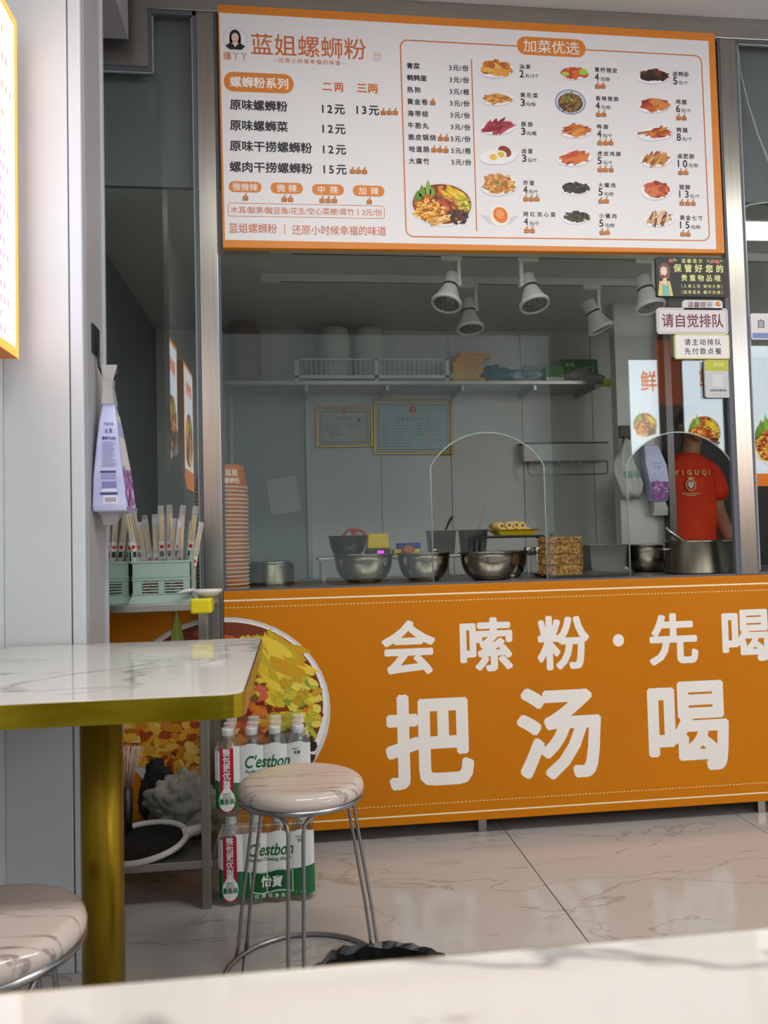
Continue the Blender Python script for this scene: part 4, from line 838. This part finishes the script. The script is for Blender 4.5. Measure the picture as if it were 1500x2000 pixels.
crumple('clear_bag', 'clear crumpled plastic bag at the right end of the wall shelf', 'bag', (1.63, 4.29, SZ+.001), (.105, .05, .034), mat('clear_bag_film', (.62, .66, .68), .2, alpha=.75), 8, .6, 4)
t = carton('green_box', 'small green box with white zigzag base on the wall shelf', 1.425, 1.53, 4.25, 4.37, SZ, SZ+.085, mat('green_card', (.22, .52, .24), .5))
p = Pr(flat_y(4.2494)); p.poly([(1.426, SZ+.001), (1.529, SZ+.001), (1.529, SZ+.022)]+[(1.529-.0103*k, SZ+(.026 if k % 2 else .016)) for k in range(11)], 'd8dcd8', 1); p.build('zigzag_print', t)
t = carton('mask_box', 'green and white face mask box at the right end of the wall shelf', 1.555, 1.81-.03, 4.38, 4.50, SZ, SZ+.155, mat('white_card', (.76, .77, .75), .5))
p = Pr(flat_y(4.3794)); p.rect(1.556, SZ+.055, 1.779, SZ+.154, '2c7a3c', 1); p.text('K95', 1.615, SZ+.12, .05, .026, 'd8e8d8', 2, .02); p.text('防护口罩', 1.625, SZ+.09, .06, .012, 'd0e4d0', 2)
p.rrect(1.68, SZ+.068, 1.725, SZ+.108, .014, 'a8c8dc', 2); p.frame(1.72, SZ+.074, 1.752, SZ+.112, .012, .003, 'dce8ec', 2); p.rect(1.735, SZ+.02, 1.77, SZ+.035, '303830', 1); p.build('print', t)
# ---------------------------------------------------------------- certificates
GF = mat('gold_frame', (.72, .58, .14), .25, 1.0)
def certificate(label, x0, x1, z0, z1, paper, fill, tilt=0):
    y = KB; t = thing('certificate', label, 'certificate', ((x0+x1)/2, y, z0), 'framed certificates on the back wall'); t.rotation_euler = (0, tilt, 0); w = .012
    frame_strips(x0, x1, z0, z1, w, y-.022, y-.001).build('frame', GF, t, .003); MB().box(x0+w, x1-w, y-.008, y-.002, z0+w, z1-w).build('mat_board', mat('cream_mat', (.72, .70, .64), .6), t)
    p = Pr(flat_y(y-.0085)); p.rect(x0+.03, z0+.028, x1-.03, z1-.028, paper, 1); p.frame(x0+.03, z0+.028, x1-.03, z1-.028, .001, .006, '7c8480', 1.5); fill(p, x0, x1, z0, z1); p.build('document', t)
def emblem(p, x, z, r): p.ell(x, z, r, r*1.05, 'c8a030', 3); p.ell(x, z+.1*r, r*.86, r*.86, 'b02420', 3.5); p.rect(x-r*.7, z-r*1.1, x+r*.7, z-r*.5, 'c89430', 3.8); p.poly([(x+r*.3*math.cos(PI/2+k*PI/5)*(1 if k % 2 == 0 else .4), z+r*.3+r*.3*math.sin(PI/2+k*PI/5)*(1 if k % 2 == 0 else .4)) for k in range(10)], 'e0b840', 4)
def seal(p, x, z, r): p.ell(x, z, r, r, 'b87878', 2.5, 20); p.ell(x, z, r*.86, r*.86, 'c0b8b0', 2.8, 20); p.poly([(x+r*.3*math.cos(PI/2+k*PI/5)*(1 if k % 2 == 0 else .4), z+r*.3*math.sin(PI/2+k*PI/5)*(1 if k % 2 == 0 else .4)) for k in range(10)], 'b04040', 3.2)
def doc_lines(p, x0, x1, z, n, dz, col='686e6e'):
    for k in range(n):
        p.rect(x0, z-k*dz, x0+(x1-x0)*.22, z-k*dz+.004, col, 2); p.rect(x0+(x1-x0)*.3, z-k*dz, x0+(x1-x0)*random.uniform(.6, 1), z-k*dz+.004, '808888', 2)
def fill1(p, x0, x1, z0, z1):
    c = (x0+x1)/2; emblem(p, c, z1-.032, .016); p.text('营业执照', c, z1-.068, .09, .017, '4a4440', 2, .012); p.text('(副本)', c, z1-.087, .03, .007, '5a5450', 2)
    doc_lines(p, x0+.05, c-.01, z1-.105, 4, .012); doc_lines(p, c+.02, x1-.05, z1-.105, 3, .012); doc_lines(p, x0+.08, c+.01, z1-.155, 3, .009); p.rect(c+.075, z1-.09, c+.095, z1-.07, '54524e', 2); seal(p, x1-.065, z0+.055, .021)
def fill2(p, x0, x1, z0, z1):
    c = (x0+x1)/2; emblem(p, c, z1-.065, .026); p.text('食品经营许可证', c, z1-.115, .20, .020, '50686c', 2, .008)
    doc_lines(p, x0+.05, c-.005, z1-.14, 8, .017); doc_lines(p, c+.015, x1-.05, z1-.14, 5, .017); seal(p, c+.10, z0+.125, .021); p.rect(x0+.06, z0+.048, c-.02, z0+.052, '60787c', 2); p.rect(c+.11, z0+.085, x1-.05, z0+.089, '60787c', 2)
certificate('smaller grey certificate in a gold frame, left of the pale blue one', .146, .474, 1.556, 1.794, 'b4b2a8', fill1)
certificate('larger pale blue certificate in a gold frame below the wall shelf', .476, .942, 1.508, 1.834, '9cb8bc', fill2, .012)
t = thing('wall_note', 'blank white paper sheet pinned askew to the pale door', 'paper', (-.03, 4.53, 1.17)); t.rotation_euler = (0, -.14, 0)
MB().box(-.115, .055, 4.5335, 4.5355, 1.185, 1.385).build('sheet', mat('white_paper', (.78, .79, .78), .7), t)
for x in (-.10, .04): MB().lathe([(.005, 0), (.004, .006)], 10, (x, 4.533, 1.372), mtx=Matrix.Rotation(PI/2, 3, 'X')).build('pin', STEEL, t)
# ---------------------------------------------------------------- utensil rack, bags on hooks
t = thing('utensil_rack', 'white wall rack with a steel rail and hooks on the back wall', 'rack', (1.6, 4.53, 1.37))
MB().box(1.345, 1.855, 4.46, 4.549, 1.452, 1.556).build('tray', PLASTICW, t, .006); MB().box(1.338, 1.862, 4.455, 4.549, 1.556, 1.563).build('top_edge', mat('dark_edge', (.25, .25, .25), .4), t, .002)
MB().tube([(1.36, 4.48, 1.452), (1.36, 4.44, 1.44), (1.36, 4.43, 1.40), (1.37, 4.43, 1.372), (1.40, 4.43, 1.370), (1.80, 4.43, 1.370), (1.83, 4.43, 1.372), (1.84, 4.43, 1.40), (1.84, 4.44, 1.44), (1.84, 4.48, 1.452)], .0045, 8).build('rail', STEEL, t)
for x in (1.40, 1.56, 1.64, 1.68): MB().tube([(x, 4.47, 1.455), (x, 4.46, 1.425), (x+.008, 4.45, 1.41), (x+.014, 4.45, 1.42)], .0035, 6).build('hook', PLASTICW, t)
K_ = .8755      # things hung on the partition wall
t = thing('hook_plate', 'dark grey adhesive hook plate on the kitchen partition wall', 'hook', (1.745, 3.975, 1.517))
MB().box(1.718, 1.776, 3.962, 3.9795, 1.518, 1.585).build('plate', mat('dark_grey_plate', (.22, .22, .23), .5), t, .003)
for x in (1.735, 1.757): MB().tube([(x, 3.962, 1.53), (x, 3.935, 1.505), (x, 3.935, 1.518)], .003, 6).build('hook', BLACKP, t)
def hang_bag(name, label, xs_, m_, y, amp, seed, cat='bag'):
    """soft hanging bag: rings (x0, x1, half depth, z) joined with small folds"""
    random.seed(seed); R = []; n = 20
    for x0, x1, d, z in xs_:
        R.append([((x0+x1)/2+(x1-x0)/2*math.cos(2*PI*k/n)+random.uniform(-amp, amp), y+d*math.sin(2*PI*k/n)*(1+.5*math.sin(k*2.5))+random.uniform(-amp, amp), z+random.uniform(-amp, amp)*2) for k in range(n)])
    t = thing(name, label, cat, ((xs_[0][0]+xs_[0][1])/2, y, xs_[-1][3])); MB().rings(R, 0, True, (True, True)).build('bag', m_, t); return t
t = hang_bag('carrier_bag', 'white plastic carrier bag with green print hanging on the kitchen wall', [(1.725, 1.745, .006, 1.51), (1.712, 1.747, .012, 1.465), (1.672, 1.77, .020, 1.40), (1.664, 1.80, .028, 1.335), (1.69, 1.825, .03, 1.28), (1.70, 1.815, .028, 1.236), (1.712, 1.795, .018, 1.205)], mat('white_bag_film', (.74, .75, .73), .35), 3.938, .006, 5)
p = Pr(flat_y(3.902)); p.text('欢迎光临', 1.75, 1.322, .09, .036, '5a9a78', 1, .02); p.build('green_print', t)
t = thing('tissue_pack', 'purple flower tissue pack hanging on the kitchen wall beside the dark jamb', 'tissue pack', (1.88, 3.93, 1.105))
MB().rings([rect_ring(1.8561, 1.9349, 3.8980, 3.9620, 1.1795), rect_ring(1.8429, 1.9480, 3.8940, 3.9620, 1.2627), rect_ring(1.8254, 1.9392, 3.8980, 3.9580, 1.3677), rect_ring(1.8210, 1.8998, 3.9060, 3.9540, 1.4728)], 0, False).build('pack', MATS['lilac_wrapper'], t, .004)
MB().rings([rect_ring(1.8648, 1.9261, 3.9060, 3.9540, 1.1839), rect_ring(1.8692, 1.9454, 3.9140, 3.9460, 1.1401), rect_ring(1.8648, 1.9480, 3.9220, 3.9380, 1.1068)], 0, False).build('film_tail', MATS['white_bag_film'], t)
p = Pr(lambda u, v, ly: (u*K_, 3.8925-.0003*ly, 1+(v-1)*K_)); random.seed(6); p.poly([(2.12, 1.21), (2.21, 1.21), (2.222, 1.32), (2.105, 1.32)], '8a5aa4', 1)
for k in range(50): p.blob(2.163+random.uniform(-.04, .045), random.uniform(1.22, 1.32), .014, .009, random.choice(['a05ca8', '7c3c8c', 'c080c0', '6a3484', 'd49ccc']), 1.5+.02*k, 7)
p.text('sipiao', 2.15, 1.43, .06, .014, '6a6a9c', 1, .02); p.text('丝飘', 2.15, 1.405, .04, .014, '6a6a9c', 1); p.text('柔韧', 2.155, 1.365, .06, .010, '50507c', 1); p.build('flower_print', t)
# ---------------------------------------------------------------- bowls, pans and food on the counter
def steel_bowl(label, x, y, z, r, h, m_=None, fill=None, name='mixing_bowl'):
    t = thing(name, label, 'bowl', (x, y, z), 'steel bowls on the counter'); rb = r*.52
    pr = [(.001, 0), (rb, .0), (rb+.008, .003)]+[(rb+(r-rb)*math.sin(a), h*.05+(h*.93)*(1-math.cos(a))) for a in [PI/2*k/8 for k in range(1, 9)]]
    inn = [(max(.001, q-.003), zz+.003) for q, zz in reversed(pr[2:])]
    MB().lathe(pr+[(r+.008, h), (r+.009, h+.002), (r+.002, h+.003)]+inn+[(.001, .004)], 40).build('bowl', m_ or POLISH, t, local=True)
    if fill: MB().lathe([(.001, h*.80), (r*.75, h*.79), (r*.93, h*.76)], 32, cap=(False, False)).build('contents', fill, t, local=True)
    return t
SOUP = noisy(mat('pickled_food', (.42, .34, .14), .5), (.30, .24, .08), (.56, .46, .2), 60, 3)
steel_bowl('steel mixing bowl on the counter, leftmost of the front three', .266, 3.0, ZC, .111, .103, None, SOUP)
steel_bowl('steel mixing bowl on the counter, middle of the front three', .495, 2.985, ZC, .100, .103, None, SOUP)
steel_bowl('steel mixing bowl on the counter, right of the front three', .730, 2.905, ZC, .108, .101, None, SOUP)
steel_bowl('steel mixing bowl behind the front three, under the yellow tray', .853, 3.066, ZC, .068, .100)
steel_bowl('steel mixing bowl between square container and stock pot', 1.495, 3.205, ZC, .118, .110, None, SOUP)
LZ = .945
steel_bowl('dark steel bowl holding red-handled scissors on the ledge', .228, 3.31, LZ, .077, .085, mat('dark_steel', (.30, .29, .28), .25, 1.0))
t = thing('scissors', 'red-handled scissors resting in the dark steel bowl', 'scissors', (.25, 3.31, 1.0)); RED = mat('red_plastic', (.66, .05, .07), .35)
for x, rz in ((.238, .5), (.275, -.3)): MB().tube([(x+.028*math.cos(2*PI*k/18)*math.cos(rz)-.014*math.sin(2*PI*k/18)*math.sin(rz), 3.31, 1.042+.028*math.cos(2*PI*k/18)*math.sin(rz)+.014*math.sin(2*PI*k/18)*math.cos(rz)) for k in range(18)], .005, 6, closed=True).build('handle', RED, t)
MB().tube([(.225, 3.31, 1.03), (.20, 3.31, .985)], .004, 6).build('blade', STEEL, t)
t = thing('steam_pan', 'round steel pan with a lid rim beside the paper bowl stack', 'pan', (-.085, 3.06, ZC))
MB().lathe([(.001, 0), (.088, 0), (.090, .004), (.090, .072), (.092, .074), (.092, .076), (.087, .076), (.087, .006), (.001, .006)], 40, (-.085, 3.06, ZC)).build('body', POLISH, t); MB().lathe([(.080, .076), (.082, .079), (.082, .084), (.076, .087), (.001, .088)], 36, (-.085, 3.06, ZC)).build('lid', STEEL, t)
m = MB(); m.tube([(-.085-.02, 3.06, ZC+.088), (-.085-.015, 3.06, ZC+.098), (-.07, 3.06, ZC+.098), (-.065, 3.06, ZC+.088)], .003, 6); m.build('lid_handle', STEEL, t)
t = thing('kitchen_scale', 'yellow topped device with a glowing pink display on the ledge', 'scale', (.355, 3.33, LZ))
MB().box(.305, .405, 3.28, 3.38, LZ, LZ+.03).build('base', BLACKP, t, .004); MB().rings([rect_ring(.307, .403, 3.282, 3.378, LZ+.03), rect_ring(.312, .398, 3.288, 3.372, LZ+.094)], 0, False).build('cover', mat('yellow_plastic', (.80, .68, .02), .4), t, .008)
MB().box(.350, .376, 3.2785, 3.2795, LZ+.010, LZ+.022).build('display', mat('pink_display', (1, .15, 1), .4, emit=2.5), t)
carton('yellow_box', 'flat yellow box lying on the ledge beside the yellow device', .418, .525, 3.26, 3.34, LZ, LZ+.026, mat('yellow_plastic', (.8, .68, .02), .4))
carton('blue_box', 'slim blue box resting on the flat yellow box', .435, .53, 3.27, 3.32, LZ+.0265, LZ+.052, mat('blue_plastic', (.08, .14, .52), .4), .06)
crumple('fried_tofu', 'orange brown fried snack piece on the ledge beside the bowls', 'food', (.46, 3.20, LZ), (.024, .02, .022), mat('fried_orange', (.66, .34, .06), .6), 3, .5, 3)
def gn_pan(label, x, y, z, w, d, h, m_=mat('grey_steel', (.42, .42, .41), .3, .9)):
    t = thing('square_container', label, 'container', (x, y, z), 'square steel containers'); a, b = .86, 1.0
    o = [rect_ring(x-w/2*k, x+w/2*k, y-d/2*k, y+d/2*k, zz) for k, zz in ((a, z), (b, z+h), (b+.10, z+h), (b+.10, z+h+.002), (b-.03, z+h+.002), (a-.03, z+.004))]
    MB().rings(o, 0, False).build('pan', m_, t, .003); return t
gn_pan('square steel container with a black ladle on the ledge', .637, 3.37, LZ, .115, .10, .10)
gn_pan('square steel container with a thin spoon on the ledge', .778, 3.37, LZ, .108, .10, .10)
gn_pan('square steel container right of the crispy noodle cake', 1.27, 3.165, ZC, .16, .17, .115, mat('grey_steel', (.42, .42, .41), .3, .9))
def ladle(label, pts, m_, r=.004, bowl=None):
    t = thing('ladle', label, 'ladle', pts[0]); MB().tube(pts, r, 8).build('handle', m_, t)
    c = pts[0]; MB().lathe([(.001, 0), (.016, .004), (.024, .018), (.022, .018), (.014, .007), (.001, .003)], 16, (c[0], c[1], c[2]-.012)).build('bowl', m_, t); return t
ladle('black ladle standing in the left square container', [(.645, 3.37, .975), (.655, 3.37, 1.04), (.675, 3.37, 1.085), (.69, 3.37, 1.105)], BLACKP, [.003, .0035, .005, .006])
ladle('thin steel spoon standing in the right square container', [(.79, 3.37, .975), (.805, 3.37, 1.05), (.825, 3.37, 1.12), (.832, 3.37, 1.16)], STEEL, .0025)
ladle('steel tongs leaning out of the pan behind the middle bowl', [(.60, 3.34, .962), (.575, 3.30, 1.04), (.56, 3.29, 1.065)], STEEL, .0025)
t = thing('black_trivet', 'black metal stand carrying the yellow tray', 'stand', (.90, 3.22, LZ))
MB().tube([(.76, 3.18, LZ), (.762, 3.18, 1.0), (.775, 3.18, 1.012), (1.03, 3.18, 1.012), (1.045, 3.18, 1.0), (1.047, 3.18, LZ)], .005, 8).build('rail', BLACKP, t); MB().tube([(.76, 3.28, LZ), (.762, 3.28, 1.0), (.775, 3.28, 1.012), (1.03, 3.28, 1.012), (1.045, 3.28, 1.0), (1.047, 3.28, LZ)], .005, 8).build('rail', BLACKP, t)
for x in (.80, .90, 1.0): MB().tube([(x, 3.18, 1.012), (x, 3.28, 1.012)], .004, 6).build('cross_bar', BLACKP, t)
t = thing('yellow_tray', 'yellow plastic tray on the black stand, heaped with rolls', 'tray', (.918, 3.23, 1.018))
MB().rings([rect_ring(.85, .986, 3.175, 3.285, 1.0185), rect_ring(.835, 1.0, 3.165, 3.295, 1.036), rect_ring(.818, 1.018, 3.155, 3.305, 1.042), rect_ring(.837, .998, 3.167, 3.293, 1.038), rect_ring(.853, .983, 3.178, 3.282, 1.022)], 0, False).build('tray', MATS['yellow_plastic'], t, .002)
ROLL = mat('pale_roll', (.84, .74, .46), .6); ROLLD = mat('roll_filling', (.46, .28, .10), .7); rp = None
for k, (x, z, y) in enumerate(((.872, 1.036, 3.20), (.905, 1.036, 3.195), (.940, 1.036, 3.20), (.973, 1.036, 3.20), (.868, 1.058, 3.225), (.895, 1.060, 3.205), (.925, 1.061, 3.20), (.955, 1.058, 3.215))):
    lab = 'pale spring roll on the %s of the yellow tray' % ('bottom layer' if k < 4 else 'top layer')
    if rp is None:
        rp = thing('spring_roll', lab, 'food', (x, y, z), 'spring rolls on the yellow tray')
        MB().tube([(0, .0, 0), (0, .045, .001), (0, .08, 0)], [.0145, .0155, .014], 14).build('wrapper', ROLL, rp, local=True); MB().tube([(.001, -.001, 0), (.001, .001, 0)], .006, 8).build('filling', ROLLD, rp, local=True)
    else: copy_tree(rp, (x, y, z), (0, 0, random.uniform(-.35, .35)), lab)
t = thing('serving_tray', 'flat steel tray under the crispy noodle cake', 'tray', (1.03, 2.92, ZC))
MB().rings([rect_ring(.955, 1.215, 2.80, 3.055, ZC+.0005), rect_ring(.94, 1.23, 2.785, 3.07, ZC+.013), rect_ring(.945, 1.225, 2.79, 3.065, ZC+.013), rect_ring(.96, 1.21, 2.805, 3.05, ZC+.003)], 0, False).build('tray', STEEL, t)
random.seed(12); RICE = noisy(mat('crispy_noodle', (.72, .50, .22), .6), (.50, .30, .09), (.84, .64, .34), 90, 4, bump=.6)
t = thing('crispy_noodle_cake', 'golden crispy noodle cake stacked as a drum on the steel tray', 'food', (1.022, 2.95, ZC+.004)); R = []
for k in range(30):
    z = ZC+.0045+.148*k/29; g = .006 if k % 8 == 0 else 0
    R.append([((.078-g+.006*mnoise.noise((5*math.cos(2*PI*j/56), 5*math.sin(2*PI*j/56), z*65))+.003*random.uniform(-1, 1))*math.cos(2*PI*j/56)+1.022, (.078-g+.006*mnoise.noise((5*math.cos(2*PI*j/56), 5*math.sin(2*PI*j/56), z*65)))*math.sin(2*PI*j/56)+2.95, z+random.uniform(-.001, .001)) for j in range(56)])
MB().rings(R, 0, False).build('drum', RICE, t)
m = MB()
for k in range(260):
    a = random.uniform(0, 2*PI); z = ZC+.01+random.random()*.14; b = a+random.uniform(-.2, .2); r = .080
    m.tube([(1.022+r*math.cos(a), 2.95+r*math.sin(a), z), (1.022+(r+.004)*math.cos((a+b)/2), 2.95+(r+.004)*math.sin((a+b)/2), z+random.uniform(-.005, .005)), (1.022+r*math.cos(b), 2.95+r*math.sin(b), z+random.uniform(-.006, .006))], .0022, 4)
tag(m.build('noodle_strands', RICE, t), kind='stuff')
t = thing('stock_pot', 'large steel stock pot at the right end of the counter', 'pot', (1.575, 2.925, ZC)); c = (1.575, 2.925, ZC)
MB().lathe([(.001, 0), (.128, 0), (.134, .006), (.134, .118), (.139, .120), (.141, .124), (.138, .127), (.131, .125), (.130, .008), (.001, .006)], 48, c).build('body', POLISH, t)
MB().lathe([(.001, .10), (.1295, .10)], 40, c, cap=(False, False)).build('broth', mat('dark_broth', (.20, .12, .05), .15), t)
for s in (-1, 1): MB().tube([(c[0]+s*.134, 2.925-.035, ZC+.095), (c[0]+s*.165, 2.925-.03, ZC+.095), (c[0]+s*.165, 2.925+.03, ZC+.095), (c[0]+s*.134, 2.925+.035, ZC+.095)], .005, 8).build('handle', STEEL, t)
t = thing('ladle', 'grey ladle handle leaning out of the stock pot', 'ladle', (1.52, 2.95, ZC+.1)); MB().tube([(1.55, 2.93, ZC+.09), (1.50, 2.95, ZC+.14), (1.455, 2.96, ZC+.178)], [.009, .008, .009], 10).build('handle', STEEL, t); MB().lathe([(.001, 0), (.03, .005), (.04, .03), (.037, .03), (.028, .008), (.001, .003)], 20, (1.56, 2.925, ZC+.062)).build('bowl', STEEL, t)
t = thing('ladle', 'dark ladle handle standing behind the crispy noodle cake', 'ladle', (1.05, 3.10, ZC)); MB().tube([(1.06, 3.09, ZC+.02), (1.05, 3.09, ZC+.12), (1.035, 3.09, ZC+.17)], [.006, .007, .010], 10).build('handle', mat('dark_grey_plastic', (.2, .2, .2), .4), t); MB().lathe([(.001, 0), (.02, .004), (.026, .018), (.024, .018), (.001, .003)], 16, (1.06, 3.09, ZC+.002)).build('bowl', STEEL, t)
for x, lab in ((.945, 'small glass shaker behind the right bowl, left of a pair'), (.985, 'small glass shaker behind the right bowl, right of a pair')):
    t = thing('shaker', lab, 'shaker', (x, 3.10, ZC), 'shakers behind the bowls'); MB().lathe([(.016, 0), (.017, .003), (.017, .085), (.015, .09)], 16, (x, 3.115, ZC)).build('jar', PET, t); MB().lathe([(.017, .09), (.0175, .092), (.0175, .112), (.015, .115)], 16, (x, 3.115, ZC)).build('lid', STEEL, t)
# ---------------------------------------------------------------- the cook
pc = Vector((2.205, 4.25, 0))
bm_ = MB()
def ell(c, r, n=16):
    R = [[(c[0]+r[0]*math.sin(PI*(i+.02)/12.04)*math.cos(2*PI*k/n), c[1]+r[1]*math.sin(PI*(i+.02)/12.04)*math.sin(2*PI*k/n), c[2]-r[2]*math.cos(PI*(i+.02)/12.04)) for k in range(n)] for i in range(13)]
    bm_.rings(R)
def limb(pts, rad, n=12):
    bm_.tube(pts, rad, n)
    for p_, r in zip(pts, rad): ell(p_, (r, r, r), n)
X = pc.x; Yp = pc.y
ell((X+.055, Yp-.035, 1.615), (.072, .09, .105)); ell((X+.05, Yp-.085, 1.575), (.045, .04, .05)); ell((X+.047, Yp-.125, 1.605), (.012, .016, .022))   # head, jaw, nose
for s in (-1, 1): ell((X+.055+s*.074, Yp-.03, 1.61), (.010, .02, .03))
limb([(X+.02, Yp, 1.40), (X+.04, Yp-.02, 1.48), (X+.05, Yp-.03, 1.55)], [.065, .055, .052])
limb([(X, Yp, .88), (X, Yp, 1.08), (X, Yp, 1.28), (X+.01, Yp, 1.38)], [.125, .115, .13, .09]); ell((X, Yp, 1.33), (.15, .08, .065)); ell((X, Yp, .90), (.155, .10, .10))
for s in (-1, 1):
    w = Vector((X+.185, Yp-.14, .985)) if s > 0 else Vector((X-.195, Yp-.03, .92)); hd = Vector((-s*.02, -.075, -.045)) if s > 0 else Vector((.01, -.02, -.08))
    limb([(X+s*.16, Yp, 1.345), (X+s*.205, Yp+.01, 1.14), tuple(w)], [.052, .043, .033]); ell(tuple(w+hd*.6), (.036, .045, .022))
    for f in range(4):
        a = w+hd*1.1+Vector(((f-1.5)*.019, 0, 0)); L_ = (.058, .066, .062, .048)[f]
        limb([tuple(a), tuple(a+(Vector((0, -L_*.6, -.006)) if s > 0 else Vector((0, -.004, -L_*.6)))), tuple(a+(Vector((0, -L_*.85, -.026)) if s > 0 else Vector((0, -.022, -L_*.9))))], [.0095, .0085, .0075], 8)
    a = w+hd*.5+Vector((-s*.03, 0, 0)); limb([tuple(a), tuple(a+Vector((-s*.022, -.025, -.006))), tuple(a+Vector((-s*.024, -.05, -.016)))], [.011, .0095, .008], 8)
    limb([(X+s*.08, Yp, .86), (X+s*.09, Yp-.01, .48), (X+s*.09, Yp+.02, .08)], [.085, .058, .038]); limb([(X+s*.09, Yp+.03, .04), (X+s*.095, Yp-.15, .03)], [.038, .03])
person = thing('person', 'cook in an orange-red printed t-shirt standing behind the counter', 'person', (pc.x, pc.y, 0))
SKIN = mat('skin', (.60, .42, .33), .5)
body = bm_.build('body', SKIN, person); rm = body.modifiers.new('remesh', 'REMESH'); rm.mode = 'VOXEL'; rm.voxel_size = .006; rm.use_smooth_shade = True
sm = body.modifiers.new('smooth', 'SMOOTH'); sm.iterations = 4
TS = noisy(mat('orange_red_tshirt', (.80, .17, .0), .8), (.76, .14, .0), (.84, .22, .02), 5)
def oval(cx, cy, a, b, z, n=28, fold=.0, dz=0): return [(cx+a*math.cos(2*PI*k/n), cy+b*math.sin(2*PI*k/n)+fold*math.sin(k*1.9+z*20), z+dz*math.cos(2*PI*k/n)) for k in range(n)]
st = MB(); st.rings([oval(X, Yp, .192, .135, .80, fold=.006), oval(X, Yp, .190, .132, .95, fold=.005), oval(X, Yp, .182, .128, 1.10, fold=.004), oval(X, Yp, .187, .135, 1.25, fold=.002), oval(X, Yp, .190, .125, 1.34), oval(X+.005, Yp, .172, .105, 1.405), oval(X+.012, Yp, .115, .088, 1.44), oval(X+.02, Yp-.005, .078, .075, 1.452)], 0, True, (False, False))
for s in (-1, 1):
    st.tube([(X+s*.07, Yp, 1.395), (X+s*.135, Yp, 1.378), (X+s*.192, Yp+.003, 1.30), (X+s*.213, Yp+.006, 1.175)], [.055, .072, .074, .072], 18)
shirt = st.build('t_shirt', TS, person); sd = shirt.modifiers.new('subd', 'SUBSURF'); sd.levels = 1; sd.render_levels = 1
MB().tube(oval(X+.02, Yp-.005, .079, .076, 1.453), .006, 6, closed=True).build('collar', TS, person)
def chest(u, v, ly):
    q = max(0, 1-((u-X)/.195)**2); return (u, Yp-.1365*math.sqrt(q)-.004-.0004*ly, v)
p = Pr(chest); GO = 'd8b868'
p.text('YIGUQI', X-.008, 1.342, .205, .034, GO, 1, .03); xe = X-.026
p.ell(xe, 1.275, .030, .034, 'c89a48', 1); p.ell(xe, 1.275, .0235, .027, 'a8200c', 2); p.poly([(xe-.014, 1.292), (xe+.014, 1.292), (xe+.014, 1.272), (xe, 1.256), (xe-.014, 1.272)], 'dcdcd8', 3); p.text('V', xe, 1.277, .014, .018, '40505c', 4, .03)
p.poly([(xe-.014, 1.308), (xe-.018, 1.322), (xe-.006, 1.314), (xe, 1.326), (xe+.006, 1.314), (xe+.018, 1.322), (xe+.014, 1.308)], GO, 2); p.rect(xe-.05, 1.226, xe+.05, 1.231, GO, 1); p.rect(xe-.03, 1.216, xe+.03, 1.220, GO, 1); p.build('chest_print', shirt)
tr = MB(); tr.rings([oval(X, Yp, .165, .12, .98), oval(X, Yp, .172, .13, .86), oval(X, Yp, .165, .115, .80)], 0, True, (False, False))
for s in (-1, 1): tr.tube([(X+s*.08, Yp, .86), (X+s*.09, Yp-.005, .48), (X+s*.09, Yp+.02, .07)], [.097, .078, .06], 16)
tr.build('trousers', mat('dark_trousers', (.07, .07, .09), .8), person)
hc = MB(); hx, hy, hz = X+.055, Yp-.02, 1.635; R = []
for i in range(9):
    a = PI*.62*i/8; R.append([(hx+.083*math.sin(a)*math.cos(2*PI*k/24), hy+.095*math.sin(a)*math.sin(2*PI*k/24)+.006, hz+.103*math.cos(a)+(.045 if (math.sin(2*PI*k/24) < -.35 and i > 4) else 0)*(i-4)/4) for k in range(24)])
hc.rings(R, 0, True, (True, False)); hc.build('hair', mat('black_hair', (.03, .027, .025), .6), person)
for s in (-1, 1):
    MB().lathe([(.001, -.002), (.009, 0), (.001, .003)], 10, (X+.05+s*.029, Yp-.1175, 1.625), mtx=Matrix.Rotation(PI/2, 3, 'X'), sy=.5).build('eye', mat('dark_eye', (.04, .03, .03), .3), person); MB().box(X+.05+s*.029-.014, X+.05+s*.029+.014, Yp-.120, Yp-.112, 1.640, 1.644).build('eyebrow', MATS['black_hair'], person, .001)
MB().box(X+.05-.02, X+.05+.02, Yp-.126, Yp-.115, 1.567, 1.573).build('lips', mat('lips', (.50, .25, .22), .5), person, .002)
